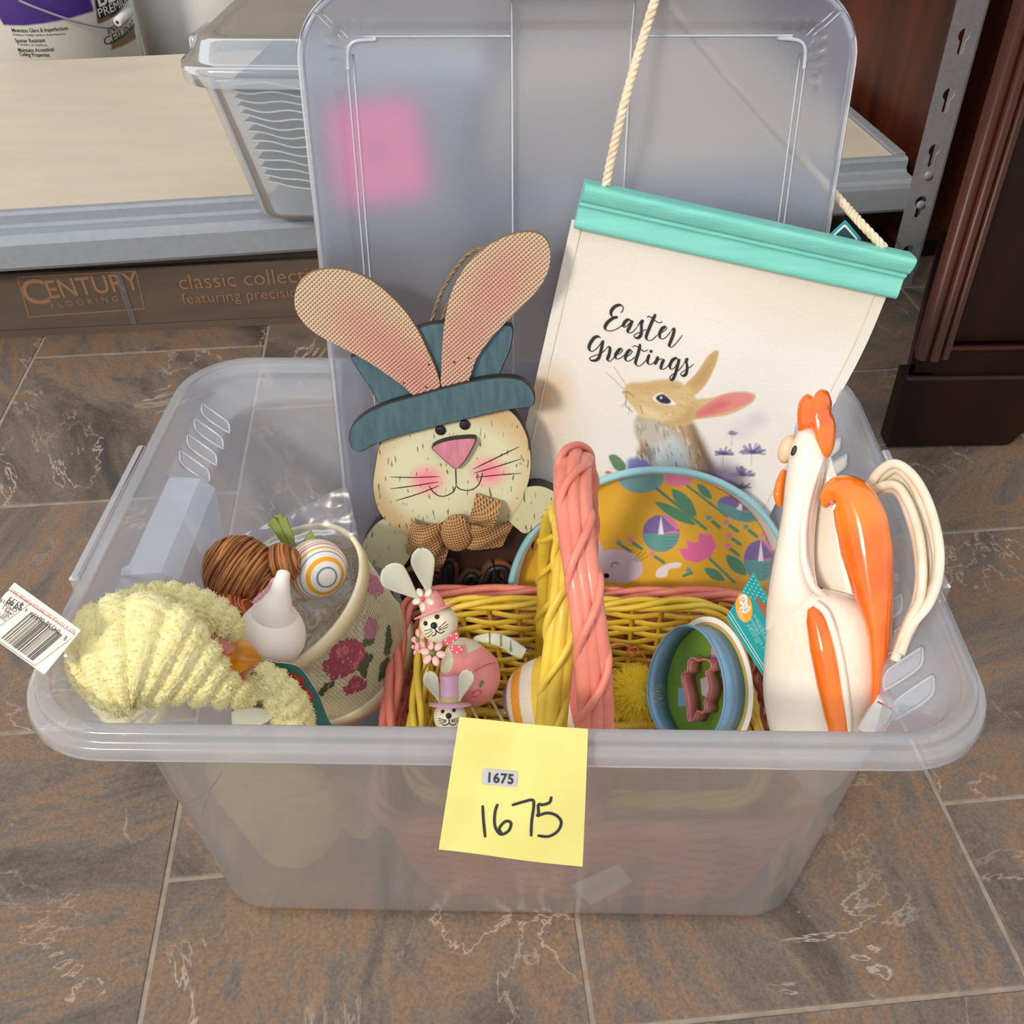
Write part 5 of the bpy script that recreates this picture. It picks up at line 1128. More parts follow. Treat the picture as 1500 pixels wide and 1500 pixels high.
# small one
YS = -.088; hs = aty(*K1(497, 1124), YS); RS = aty(*K1(598, 1130), YS)[0]-hs[0]
ts = thing('tin_bunny', 'small tin bunny figure in a lavender top hat by the front rim', 'figurine', hs-UP*.09)
mk('head', ellipsoid(hs, RS), tin_c, ts)
hsx = nrm(c_u-.06*v_c); mk('hat', lathe([(.0003, 0), (RS*1.28, 0), (RS*1.28, .0012), (RS*.62, .002), (RS*.60, .004), (RS*.66, .0205), (RS*.6, .0212), (.0003, .0212)], hs+hsx*RS*.68, hsx, 32), lav, ts)
mk('hat_band', lathe([(RS*.63, .002), (RS*.66, .0025), (RS*.655, .006), (RS*.62, .0062)], hs+hsx*RS*.68, hsx, 32), mat('olive_band', (188, 172, 112), .4), ts)
tinear('ear', (430, 1030), (360, 850), YS-.008, YS-.004, .0052, ts); tinear('ear', (555, 1025), (612, 840), YS-.008, YS-.004, .0052, ts)
faceon(hs, RS, [('eye', [(452, 1093)], .0014), ('eye', [(520, 1086)], .0014), ('nose', [(488, 1120)], .0021), ('mouth', [(490, 1140), (490, 1162), (470, 1176), (448, 1172)], .0004), ('mouth', [(490, 1162), (510, 1176), (535, 1168)], .0004)]+[('whisker', [a, b], .0003) for a, b in (((505, 1145), (550, 1132)), ((505, 1150), (552, 1145)), ((505, 1156), (548, 1158)), ((472, 1145), (425, 1135)), ((472, 1150), (425, 1150)), ((472, 1156), (432, 1165)))], ts)
mk('stick', tube([hs-UP*RS*.9, hs-UP*.06, np.array([hs[0], hs[1]+.01, .045])], .0018, 8), tin_c, ts)
mk('collar', lathe([(RS*.5, 0), (RS*.7, -.004), (RS*.75, -.012), (RS*.3, -.014)], hs-UP*RS*.85, UP, 24), lav, ts)

# ================================================================== glazed rooster pitcher
RP = Pl(aty(1205, 1168, -.147), -34, 31)
rw_ = lambda x, y, h=0.: RP.w([RP.px(x, y)], h)[0]
wg = mat('cream_white_glaze', (236, 230, 218), .12, (228, 214, 190), 9, coat=.6, sss=.05); og = mat('orange_glaze', (246, 128, 28), .14, (228, 96, 14), 26, coat=.6)
hen = thing('rooster_pitcher', 'tall white glazed rooster pitcher with orange comb, wing and tail', 'pitcher', rw_(1205, 1168))
def loftrows(rows, depth, n=40, h=0., pw=2.0):
    """stack of flattened rings between left and right photo edges on the pitcher's own plane"""
    R_ = np.array(rows, float); k = 70; s = np.linspace(0, len(R_)-1, k); R2 = cr(R_, 24); R2 = np.stack([np.interp(np.linspace(0, 1, k), np.linspace(0, 1, len(R2)), R2[:, i]) for i in range(3)], 1)
    D_ = np.interp(np.linspace(0, 1, k), np.linspace(0, 1, len(depth)), depth); a = np.linspace(0, 2*np.pi, n, endpoint=False); S = []
    for (y, xl, xr), dd in zip(R2, D_):
        A, B = RP.px(xl, y), RP.px(xr, y); c_, hw = (A+B)/2, np.linalg.norm(B-A)/2
        cs, sn = np.cos(a), np.sin(a); q_ = 2/pw
        S.append(RP.w(c_+np.outer(np.sign(cs)*np.abs(cs)**q_, (B-A)/np.linalg.norm(B-A))*hw, h+dd*np.sign(sn)*np.abs(sn)**q_))
    S = np.array(S); V, F = grid(S, False, True); m_ = len(S)
    return V, F.tolist()+[list(range(n))[::-1], [(m_-1)*n+i for i in range(n)]]
body = mk('body', loftrows([(862, 1128, 1206), (876, 1127, 1252), (900, 1125, 1282), (930, 1123, 1294), (970, 1120, 1297), (1010, 1119, 1294), (1050, 1124, 1284), (1085, 1134, 1270), (1115, 1148, 1256), (1140, 1165, 1240), (1158, 1182, 1224), (1167, 1194, 1208)], [.012, .016, .020, .023, .024, .024, .022, .019, .015, .011, .008, .004]), wg, hen)
mk('neck', loftrows([(626, 1178, 1196), (636, 1170, 1206), (655, 1162, 1212), (680, 1157, 1211), (710, 1153, 1205), (750, 1149, 1198), (800, 1140, 1194), (840, 1133, 1196), (880, 1127, 1206), (920, 1124, 1216)], [.004, .010, .013, .013, .013, .014, .015, .016, .015, .010], h=.004), wg, hen)
# back wall of the open pouring mouth and its rolled lip
mk('mouth_wall', loftrows([(668, 1196, 1212), (700, 1192, 1222), (740, 1188, 1236), (790, 1186, 1248), (840, 1186, 1258), (890, 1190, 1268)], [.003, .004, .004, .004, .004, .004], h=-.010), wg, hen)
mk('mouth_lip', tube(cr([rw_(1207, 672, .010), rw_(1195, 715, .014), rw_(1187, 760, .016), rw_(1187, 810, .018), rw_(1197, 848, .018), rw_(1208, 864, .014), rw_(1216, 872, .008)], 8), .0024, 10), wg, hen)
def inflate(px, wid, dep, m, name, h=0., parent=hen, n=18, sub=10):
    P = cr([rw_(x, y, h) for x, y in px], sub); t_ = np.linspace(0, 1, len(P)); k = np.linspace(0, 1, len(wid))
    W_ = np.interp(t_, k, np.array(wid))*((rw_(1210, 800)-CAM)@c_f)/FOC; D_ = np.interp(t_, k, dep)
    return mk(name, sweep(P, np.maximum(W_, 2e-4), np.maximum(D_, 2e-4), RP.n, n), m, parent)
inflate([(1214, 742), (1219, 728), (1234, 718), (1252, 728), (1265, 760), (1274, 805), (1283, 860), (1292, 915), (1294, 975), (1290, 1030), (1280, 1075)], [3, 13, 22, 30, 36, 36, 28, 17, 12, 11, 8], [.004, .010, .013, .015, .016, .017, .017, .017, .017, .015, .01], og, 'tail', .010)
inflate([(1198, 884), (1206, 900), (1216, 940), (1226, 990), (1236, 1040), (1242, 1085)], [4, 14, 19, 19, 17, 10], [.003, .006, .008, .008, .008, .005], og, 'wing', .021)
mk('wing_edge', tube(cr([rw_(1205, 878, .020), rw_(1222, 892, .022), rw_(1236, 930, .023), rw_(1246, 980, .023), rw_(1252, 1040, .022), rw_(1250, 1085, .018)], 8), .0026, 10), wg, hen)
cq_ = cr(RP.pxs([(1173, 634), (1170, 606), (1174, 586), (1184, 577), (1194, 580), (1202, 571), (1214, 573), (1220, 588), (1219, 602), (1225, 618), (1226, 640), (1222, 660), (1212, 672), (1203, 660), (1198, 640), (1190, 628)]), 6, True); cc_ = cq_.mean(0); k_ = np.linspace(0, 1, 14)
S = [RP.w(cc_+(cq_-cc_)*max(t_, .02), .004+.011*math.sqrt(max(0, 1-t_**2.4))) for t_ in k_]+[RP.w(cc_+(cq_-cc_)*max(t_, .02), .004-.011*math.sqrt(max(0, 1-t_**2.4))) for t_ in k_[::-1][1:]]
mk('comb', grid(np.array(S), False, True), og, hen)
mk('beak', ellipsoid(rw_(1154, 658, .0), (.006, .008, .010), (RP.ex, RP.n, RP.ey)), mat('peach_glaze', (232, 196, 158), .2, coat=.5), hen)
inflate([(1148, 688), (1143, 705), (1140, 725), (1142, 742)], [3, 7, 8, 4], [.003, .005, .006, .003], og, 'wattle', -.002)
ep = rw_(1172, 660, .0165); mk('eye', ellipsoid(ep, (.0016, .0008, .0036), (RP.ex, RP.n, RP.ey)), BLACK, hen)
# bundle of white cord behind the pitcher
cordm = mat('ivory_cord', (232, 222, 202), .6, (220, 204, 178), 60)
loops = [[(1262, 716), (1282, 690), (1306, 680), (1334, 698), (1358, 738), (1374, 792), (1376, 840), (1364, 880), (1340, 912), (1326, 950)],
         [(1262, 718), (1284, 698), (1306, 688), (1330, 708), (1352, 752), (1368, 802), (1370, 848), (1352, 888), (1334, 925), (1322, 955)],
         [(1264, 720), (1286, 704), (1304, 700), (1322, 716), (1342, 764), (1358, 812), (1362, 852), (1346, 892), (1328, 930), (1318, 955)],
         [(1266, 722), (1290, 712), (1312, 716), (1332, 748), (1346, 790), (1352, 836), (1350, 876), (1336, 908), (1318, 960)],
         [(1268, 726), (1292, 718), (1310, 726), (1326, 756), (1340, 800), (1346, 846), (1342, 884), (1328, 920), (1314, 970)]]
cords = thing('cord_bundle', 'bundle of ivory cord loops behind the rooster pitcher', 'cord', rw_(1330, 960, -.03))
for i, l in enumerate(loops): mk('cord_loop', tube(cr([rw_(x, y, -.022-.006*(i % 3)+.042*(j/(len(l)-1))**1.2) for j, (x, y) in enumerate(l)], 10), .0031, 10), cordm, cords)
# cream paper bag the pitcher rests on, and a corner of a red and white carton
pbm = mat('cream_paper', (226, 206, 160), .8, (212, 190, 140), 20, bump=.1)
def slab(px, Y, th, m):
    P = cr([aty(x, y, Y+dy) for x, y, dy in px], 3, True); B = P+np.array([0, th, 0]); n = len(P)
    return np.vstack([P, B]), [list(range(n)), [n+i for i in range(n)][::-1]]+[[i, i+n, (i+1) % n+n, (i+1) % n] for i in range(n)]
single('paper_bag', slab([(1175, 1165, 0), (1226, 1112, .0), (1238, 1120, .0), (1216, 1165, .0), (1188, 1215, .002), (1162, 1262, .005), (1132, 1305, .008), (1128, 1290, .006), (1132, 1240, .004), (1150, 1190, .0)], -.140, .007, pbm), pbm, 'cream paper packet under the rooster at the right end of the box', 'packet')
rc0 = aty(1300, 1046, -.143); rcp = Pl(rc0, -25, 20, -12); rcm = thing('small_carton', 'corner of a red edged white carton behind the rooster', 'box', rc0)
mk('carton_body', pbox(rcp, -.010, .004, -.02, .006, 0, .010, .0008), lt, rcm, smooth=False); mk('red_stripe', ribbon(np.array([(-.009, .0045), (-.003, .0045), (.0028, .0045), (.0028, -.006), (.0028, -.018)]), .0012, rcp.w, .0004, edge_taper=1), mat('red_print', (208, 60, 50), .5), rcm, smooth=False)

# ================================================================== yellow sticky note on the front rim
NP = Pl((.0, -.2085, .272), 0, 36)
nq = NP.pxs([(673, 1050), (861, 1066), (853, 1267), (643, 1243)])
U, V_ = np.meshgrid(np.linspace(0, 1, 30), np.linspace(0, 1, 30), indexing='ij')
uv = nq[0]*((1-U)*(1-V_))[..., None]+nq[1]*(U*(1-V_))[..., None]+nq[2]*(U*V_)[..., None]+nq[3]*((1-U)*V_)[..., None]
def nb(P, h=0.):
    P = np.atleast_2d(P); y = (nq[0][1]-P[:, 1])/.085; return NP.w(P, np.asarray(h)+.0015+.0022*np.sin(np.clip(y, 0, 1)*np.pi)+.0012*np.sin(P[:, 0]*60))
A = nb(uv.reshape(-1, 2)); B = A-NP.n*.0003; F = gridF(30, 30)
notem = mat('yellow_note_paper', (216, 208, 124), .75, (210, 200, 116), 30, sss=0)
nt_ = thing('sticky_note', 'yellow sticky note numbered 1675 on the front rim of the storage box', 'note', A.min(0))
mk('note_paper', (np.vstack([A, B]), F[:, ::-1].tolist()+(F+len(A)).tolist()), notem, nt_)
Y6 = lambda p: [(500+.33333*x, 1020+.33333*y) for x, y in p]
for st_ in ([(622, 470), (626, 540), (633, 612)], [(688, 462), (676, 500), (676, 560), (700, 596), (735, 580), (746, 545), (722, 538), (695, 570), (708, 598)], [(750, 466), (800, 450), (840, 442), (845, 470), (836, 540), (834, 602)], [(922, 426), (914, 452), (885, 462), (866, 462), (866, 500), (862, 510), (905, 498), (945, 510), (965, 540), (950, 578), (910, 602), (862, 598)]):
    mk('handwritten_digit', ribbon(cr(NP.pxs(Y6(st_)), 7), .0016, nb, .0004, edge_taper=.8), BLACK, nt_, smooth=False)
gl_ = NP.pxs(Y6([(622, 310), (776, 318), (772, 386), (620, 378)])); c_ = gl_.mean(0); wx, wy = np.linalg.norm(gl_[1]-gl_[0])/2, np.linalg.norm(gl_[3]-gl_[0])/2; an = math.atan2(*(gl_[1]-gl_[0])[::-1])
ro = rrect(wx, wy, .0014, 4)@np.array([[math.cos(an), math.sin(an)], [-math.sin(an), math.cos(an)]])+c_
gs = mk('grey_sticker', (nb(ro, .0004), [list(range(len(ro)))]), mat('grey_sticker', (176, 176, 178), .5), nt_, smooth=False)
mk('printed_number', text('1675', wy*1.75, nb, .0008, c_+np.array([0, -wy*.62]), math.degrees(an), .028, 'CENTER', sx=.95, space=1.08), BLACK, gs, smooth=False)
# white product label lying inside against the front wall
lq = [aty(x, y, -.1585+dy) for x, y, dy in ((836, 1298, .002), (905, 1266, -.003), (926, 1291, .0), (866, 1326, .005))]
lb = thing('product_label', 'small white paper label in clear film seen through the front wall', 'label', np.mean(lq, 0))
lpn = Pl(lq[0], ex=lq[1]-lq[0], ey=np.cross(np.cross(lq[1]-lq[0], lq[0]-lq[3]), lq[1]-lq[0])); luv = np.array([[(p-lq[0])@lpn.ex, (p-lq[0])@lpn.ey] for p in lq])
(vf, fm) = prism(lpn, luv, -.0005, .0, .0001); mk('label_paper', vf, [WHITE, WHITE], lb, smooth=False, fmat=fm)
cl_ = luv.mean(0); film = plastic('clear_film', .22, (200, 196, 226), .1)
mk('film', (lpn.w(np.array([[luv[:, 0].min()-.004, luv[:, 1].min()-.006], [luv[:, 0].max()+.014, luv[:, 1].min()-.002], [luv[:, 0].max()+.01, luv[:, 1].max()+.002], [luv[:, 0].min(), luv[:, 1].max()+.002]]), -.001), [[0, 1, 2, 3]]), film, lb, smooth=False)
for k in range(3): mk('label_line', ribbon(np.array([[cl_[0]-.010, cl_[1]-.002+.003*k], [cl_[0], cl_[1]-.002+.003*k], [cl_[0]+.010, cl_[1]-.002+.003*k]]), .0006, lpn.w, .0004, edge_taper=1), mat('grey_ink', (150, 150, 150), .7), lb, smooth=False)

# ================================================================== mesh basket lying tilted at the left
ks = 1.06; mc0 = CAM+ks*(np.array([-.167, -.02, .204])-CAM); mn = nrm([-.406, -.130, .905]); MR, MB, MH = .067*ks, .058*ks, .093*ks
mb = mc0-mn*MH
cream_p = mat('cream_plastic_hoop', (232, 218, 180), .4)
meshb = thing('mesh_basket', 'round cream mesh basket with embroidered roses tipped on its side', 'basket', mb-UP*.02)
m1, m2, _ = basis(mn)
def mside(th, f, off=0.):
    r_ = MB+(MR-MB)*f+off; return mb+mn*(MH*f)[..., None]+r_[..., None]*(np.cos(th)[..., None]*m1+np.sin(th)[..., None]*m2) if np.ndim(f) else mb+mn*MH*f+r_*(np.cos(th)*m1+np.sin(th)*m2)
threadm = mat('cream_thread', (216, 204, 168), .7); thr2 = mat('tan_thread', (196, 182, 142), .7)
NR, NV = 36, 140
P_ = []
for j in range(NR):                                                # open net: hoops and uprights of thread
    f = .06+.86*j/(NR-1); th = np.linspace(0, 2*np.pi, 120, endpoint=False); P_.append(tube(mside(th, np.full(120, f)), .00042, 3, closed=True))
mk('net_hoops', join(*P_), threadm, meshb, kind='stuff')
P_ = [tube(mside(np.full(4, t_), np.linspace(.05, .95, 4)), .00042, 3) for t_ in np.linspace(0, 2*np.pi, NV, endpoint=False)]
mk('net_uprights', join(*P_), thr2, meshb, kind='stuff')
mk('top_hoop', lathe([(MR-.0022, MH*.90), (MR+.0012, MH*.90), (MR+.0018, MH*1.005), (MR+.0006, MH*1.02), (MR-.0014, MH*1.02), (MR-.0024, MH*1.0), (MR-.0022, MH*.90)], mb, mn, 90), cream_p, meshb)
mk('bottom_hoop', lathe([(MB-.002, -.002), (MB+.0022, -.002), (MB+.003, .010), (MB+.0012, .012), (MB-.002, .010), (MB-.002, -.002)], mb, mn, 90), cream_p, meshb)
mk('base_disc', lathe([(.0003, .001), (MB-.002, .001), (MB-.002, .002), (.0003, .002)], mb, mn, 60), cream_p, meshb)
def oncone(px):
    """photo pixel on the near side of the basket wall -> (angle, height)"""
    d_ = nrm(ray(*px)); best = None
    for s in np.linspace(.45, .85, 900):
        p = CAM+d_*s-mb; f = (p@mn)/MH
        r_ = np.linalg.norm(p-mn*(p@mn)); 
        if r_ < MB+(MR-MB)*f+.0004 and -.1 < f < 1.1: return math.atan2(p@m2, p@m1), f
    return None
rose, rose2, lgreen = mat('rose_thread', (172, 78, 92), .8), mat('pink_thread', (206, 126, 130), .8), mat('green_thread', (82, 98, 60), .8); mauve = mat('mauve_thread', (184, 124, 140), .8)
def stitch(pxs, m, name, n, w, ln, seed, ang):
    """patch of short raised stitches filling a photo outline on the net"""
    O = [oncone((280+.24*x, 720+.24*y)) for x, y in pxs]; O = np.array([o for o in O if o is not None])
    if len(O) < 3: return
    r_ = np.random.default_rng(seed); lo, hi = O.min(0), O.max(0); parts = []; cnt = 0
    for k in range(n*6):
        q_ = r_.uniform(lo, hi); ins = False
        for (x0, y0), (x1, y1) in zip(O, np.roll(O, -1, 0)):
            if (y0 > q_[1]) != (y1 > q_[1]) and q_[0] < (x1-x0)*(q_[1]-y0)/(y1-y0)+x0: ins = not ins
        if not ins: continue
        a = ang+r_.normal(0, .25); d_ = np.array([math.cos(a)*ln/MR, math.sin(a)*ln/MH])/2
        A_, B_ = q_-d_, q_+d_; M_ = q_; th = np.array([A_[0], M_[0], B_[0]]); ff = np.array([A_[1], M_[1], B_[1]])
        pts = np.array([mside(t_, f_, o_) for t_, f_, o_ in zip(th, ff, (.0006, .0014, .0006))]); parts.append(tube(pts, w, 4)); cnt += 1
        if cnt >= n: break
    if parts: mk(name, join(*parts), m, meshb, kind='stuff')
big = [(785, 1040), (840, 1020), (850, 960), (920, 910), (1000, 905), (1050, 950), (1055, 1020), (1000, 1090), (930, 1130), (860, 1145)]
stitch(big, rose, 'embroidered_rose', 420, .0006, .004, 1, .6); stitch([(880, 960), (930, 935), (960, 970), (930, 1010), (890, 1010)], rose2, 'rose_highlight', 90, .0006, .003, 2, .8); stitch([(960, 1080), (1010, 1010), (1030, 960), (1045, 1000), (1000, 1080)], rose2, 'rose_highlight', 60, .0006, .003, 12, .8)
stitch([(930, 1200), (990, 1125), (1060, 1150), (1065, 1190), (1000, 1220), (950, 1240)], rose, 'embroidered_rose', 160, .0006, .0035, 3, .6); stitch([(970, 1180), (1010, 1150), (1030, 1175), (990, 1205)], rose2, 'rose_highlight', 40, .0006, .003, 4, .6)
stitch([(1055, 850), (1075, 780), (1120, 775), (1140, 830), (1100, 900), (1065, 905)], mauve, 'embroidered_bud', 120, .0006, .0035, 5, 1.2); stitch([(1065, 570), (1085, 510), (1130, 530), (1170, 600), (1120, 650), (1080, 620)], mauve, 'embroidered_bud', 140, .0006, .0035, 6, 1.0)
stitch([(1180, 990), (1190, 850), (1205, 815), (1218, 900), (1205, 990)], lgreen, 'embroidered_leaf', 130, .0006, .0035, 7, 1.4); stitch([(1140, 1160), (1150, 1060), (1200, 1015), (1225, 1045), (1190, 1110)], lgreen, 'embroidered_leaf', 130, .0006, .0035, 8, 1.0)
stitch([(1010, 1080), (1060, 985), (1110, 1010), (1080, 1040), (1060, 1140)], lgreen, 'embroidered_leaf', 130, .0006, .0035, 9, .9); stitch([(1040, 910), (1120, 895), (1110, 920), (1060, 940)], lgreen, 'embroidered_leaf', 60, .0006, .003, 10, .4); stitch([(780, 1220), (830, 1160), (890, 1165), (850, 1190), (800, 1240)], lgreen, 'embroidered_leaf', 70, .0006, .003, 11, .5)
# crumpled film inside it
rg = np.random.default_rng(3); q_ = np.linspace(-1, 1, 40); U, V_ = np.meshgrid(q_, q_, indexing='ij'); nz = np.zeros_like(U)
for k in range(22): a = rg.uniform(0, 6.28); s_ = rg.uniform(3, 14); nz += np.abs(np.sin((U*np.cos(a)+V_*np.sin(a))*s_+rg.uniform(0, 6)))/s_*2
nz -= nz.mean(); Xd, Yd = U*np.sqrt(1-V_**2/2), V_*np.sqrt(1-U**2/2)
cellm = plastic('crinkled_cellophane', .26, (226, 208, 196), .12, gloss=.5)
G = mb+mn*(MH*.50)+mn*(nz*.010)[..., None]+(Xd[..., None]*m1+Yd[..., None]*m2)*(MB*.90)
single('cellophane', grid(G), cellm, 'crinkled clear cellophane stuffed inside the mesh basket', 'wrapper')
# ------------------------------------------------------------------ striped ball ornament in the basket
C7_ = lambda x, y: (280+.24*x, 720+.24*y)
bc0 = mc0-mn*.006+m1*0; sb_d = nrm(ray(*C7_(768, 475))); t_ = ((mb+mn*MH*.93-CAM)@mn)/(sb_d@mn); eb = CAM+sb_d*(t_-.022); RE = 44.5/FOC*((eb-CAM)@c_f)
orn = thing('striped_ornament', 'white egg ornament with orange and blue rings resting in the mesh basket', 'ornament', eb-UP*RE)
pole = nrm(onball(eb, RE, C7_(832, 527))-eb); zz_ = np.linspace(-1, 1, 260); V, F = lathe([(max(1e-4, RE*math.sqrt(max(0, 1-z*z))), RE*(1.06 if z < 0 else 1)*z) for z in zz_], eb, pole, 72)
ang = np.degrees(np.arccos(zz_)); cc = np.ones((260, 72, 3))*lin((238, 230, 216))
for a, b, c in ((16, 20.5, (104, 140, 168)), (31, 40, (240, 170, 40)), (50, 53, (110, 160, 196)), (60, 64, (240, 166, 44)), (71, 74, (196, 74, 98)), (78, 80, (196, 74, 98)), (90, 95, (240, 170, 60)), (104, 108, (110, 160, 196)), (120, 128, (240, 170, 40))): cc[(ang > a) & (ang < b)] = lin(c)
mk('ball', (V, F), printed('paper_wrapped_ball', .7, bump=.25, wscale=500), orn, cols=cc.reshape(-1, 3))
ribm = mat('olive_ribbon', (122, 136, 58), .6)
for k, px_ in enumerate(([(615, 365), (585, 290), (545, 200), (530, 140)], [(605, 365), (560, 280), (510, 200), (480, 180)], [(625, 350), (600, 270), (570, 200), (555, 160)], [(590, 400), (565, 430), (560, 480), (575, 500)], [(700, 300), (730, 275), (750, 262)])):
    P = cr([CAM+nrm(ray(*C7_(*p)))*(np.linalg.norm(eb-CAM)+.012-.002*k) for p in px_], 8); mk('ribbon', sweep(P, np.interp(np.linspace(0, 1, len(P)), [0, .3, .9, 1], [.002, .0034, .004, .0035]), .0003, v_c, 8), ribm, orn)
# ------------------------------------------------------------------ white gourd shaped ornament with stem
gy = -.055; gc = aty(398, 928, gy); RG = 50/FOC*((gc-CAM)@c_f)
gd = thing('white_gourd_ornament', 'smooth white round ornament with one upright neck beside the mesh basket', 'ornament', gc-UP*RG)
wf_ = mat('matte_white_clay', (236, 228, 220), .6, (230, 218, 206), 20)
ga = nrm(aty(418, 842, gy+.012)-aty(406, 890, gy)); 
zz_ = np.linspace(-1, 1, 40); mk('round_body', lathe([(max(1e-4, RG*math.sqrt(max(0, 1-z*z))*(1-.06*z)), RG*.98*z) for z in zz_], gc, ga, 48), wf_, gd)
mk('neck', tube(cr([aty(401, 905, gy+.002), aty(404, 890, gy+.002), aty(409, 872, gy+.006), aty(412, 855, gy+.010), aty(415, 842, gy+.013), aty(416, 837, gy+.015)], 6), np.interp(np.linspace(0, 1, 31), [0, .2, .45, .7, .92, 1], [.018, .0125, .0072, .0052, .0044, .002]), 18), wf_, gd)
mk('side_lobe', ellipsoid(aty(366, 935, gy+.01), (.016, .016, .013)), wf_, gd)
pkf = mat('pink_ruffle', (222, 160, 168), .6)
pr_ = thing('pink_ruffle', 'small pink ruffled trim between the white ornament and straw gourd', 'trim', aty(395, 875, gy+.02))
for k, (x, y) in enumerate(((505, 570), (485, 600), (465, 618), (440, 640), (420, 660), (408, 672), (515, 550))): mk('ruffle', ellipsoid(aty(*C7_(x, y), gy+.016), (.0042, .0035, .003), None, 12, 8), pkf, pr_)
# ------------------------------------------------------------------ straw wrapped gourds
strawm = [mat('golden_straw', (178, 112, 48), .5, (150, 88, 32), 60, coat=.2), mat('light_straw', (196, 134, 62), .5, (168, 104, 44), 60, coat=.2), mat('dark_straw', (136, 78, 30), .5, (116, 64, 24), 60, coat=.2)]
def strawball(c, R, ax, parent, n, mats, seed=0, sq=1.0, w=.0011):
    """ball wound with straw: core plus many separate windings"""
    a, b, ax = basis(ax); r_ = np.random.default_rng(seed)
    mk('core', ellipsoid(c, (R*.985, R*.985, R*.985*sq), (a, b, ax)), mats[2 % len(mats)], parent)
    for k in range(n):
        z = -.97+1.94*(k+.5)/n; tl = r_.normal(0, .05, 2); th = np.linspace(0, 2*np.pi, 72, endpoint=False)
        zz = np.clip(z+tl[0]*np.cos(th)+tl[1]*np.sin(th)+.008*np.sin(th*5+k), -.99, .99); rr = np.sqrt(1-zz**2)*R*(1.0+.012*r_.random())
        P = c+rr[:, None]*(np.cos(th)[:, None]*a+np.sin(th)[:, None]*b)+(zz*R*sq)[:, None]*ax
        mk('winding', tube(P, w*r_.uniform(.7, 1.2), 5, closed=True), mats[r_.integers(len(mats))], parent)
g1c = aty(352, 838, .0); RG1 = 52/FOC*((g1c-CAM)@c_f); gx_ = nrm(np.array([.86, .25, .35]))
sg = thing('straw_gourd', 'golden brown straw wrapped gourd behind the yellow plush', 'gourd', g1c-UP*RG1)
strawball(g1c, RG1, nrm(.75*c_r-.45*c_u), sg, 42, strawm, 1, 1.05); g2c = aty(412, 826, .006); strawball(g2c, RG1*.56, nrm(.9*c_r+.2*c_u), sg, 24, strawm, 2)
redst = [mat('rust_straw', (190, 92, 54), .5), mat('light_rust_straw', (206, 112, 74), .5), mat('dark_rust_straw', (158, 66, 36), .5)]
sg2 = thing('straw_gourd', 'rust red straw wrapped ball between the plush ear and golden gourd', 'gourd', aty(338, 902, -.03)-UP*.03); strawball(aty(338, 903, -.03), 33/FOC*((aty(338, 903, -.03)-CAM)@c_f)*1.18, nrm(.4*c_u+.85*c_r+.3*v_c), sg2, 34, redst, 3)
# ------------------------------------------------------------------ yellow chenille plush bunny
plm = mat('butter_chenille', (240, 228, 170), .95, (230, 216, 150), 120, bump=.6, bscale=900, sheen=.5)
fibm = fluffy('butter_chenille_pile', (246, 238, 188))
def chenille(px, wid, Y, dep, name, parent, pitch=.0105, amp=.0028, seed=0, n=72, fib=5200, m=plm, round_=1.0):
    """soft tube covered with rows of tufted cord"""
    P = cr([aty(x, y, yy) for (x, y), yy in zip(px, Y)], 40); L_ = np.r_[0, np.cumsum(np.linalg.norm(np.diff(P, axis=0), axis=1))]; k = max(60, int(L_[-1]/.0009)); s = np.linspace(0, L_[-1], k)
    Q = np.stack([np.interp(s, L_, P[:, i]) for i in range(3)], 1); f = s/L_[-1]; kk = np.linspace(0, 1, len(wid))
    W_ = np.interp(f, kk, wid)*((Q-CAM)@c_f)/FOC; D_ = W_*np.interp(f, kk, dep)
    e = np.minimum(1, np.sqrt(np.maximum(0, 1-(1-np.minimum(f, 1-f)*L_[-1]/np.maximum(np.minimum(W_, L_[-1]*.3), 1e-6)).clip(0, 1)**2))); W_, D_ = W_*np.maximum(e, .02), D_*np.maximum(e, .02)
    T = np.gradient(Q, axis=0); T /= np.linalg.norm(T, axis=1, keepdims=True); D0 = v_c-T*(T@v_c)[:, None]; D0 /= np.linalg.norm(D0, axis=1, keepdims=True); A_ = np.cross(T, D0)
    a = np.linspace(0, 2*np.pi, n, endpoint=False); r_ = np.random.default_rng(seed)
    ph = s[:, None]/pitch*2*np.pi+.7*np.sin(a)[None]+.5*np.sin(2*a+s[:, None]*40)+r_.uniform(0, 6)
    bump = amp*(np.abs(np.cos(ph/2))**.7-.5)+.0007*np.sin(ph*.5+a*26+2*np.sin(s[:, None]*300))+.0005*r_.normal(size=(k, n))
    bump *= np.clip(np.minimum(f, 1-f)*14, 0, 1)[:, None]
    cs, sn = np.cos(a), np.sin(a); nv = cs[None, :, None]*A_[:, None]+sn[None, :, None]*D0[:, None]
    S = Q[:, None]+W_[:, None, None]*cs[None, :, None]*A_[:, None]+D_[:, None, None]*sn[None, :, None]*D0[:, None]+bump[..., None]*nv
    V, F = grid(S, False, True); F = F.tolist()+[list(range(n))[::-1], [(k-1)*n+i for i in range(n)]]
    o = mk(name, (V, F), m, parent)
    idx = r_.integers(0, k*n, fib); ok = bump.ravel()[idx] > -amp*.2; idx = idx[ok]
    mk('pile', fibres(V[idx], nv.reshape(-1, 3)[idx], .0021, .0006, seed+20, .2, .6), fibm, o, kind='stuff'); return o
plush = thing('plush_bunny', 'butter yellow chenille plush bunny with floppy ears hanging its tag outside', 'plush toy', aty(230, 1050, -.12)-UP*.12)
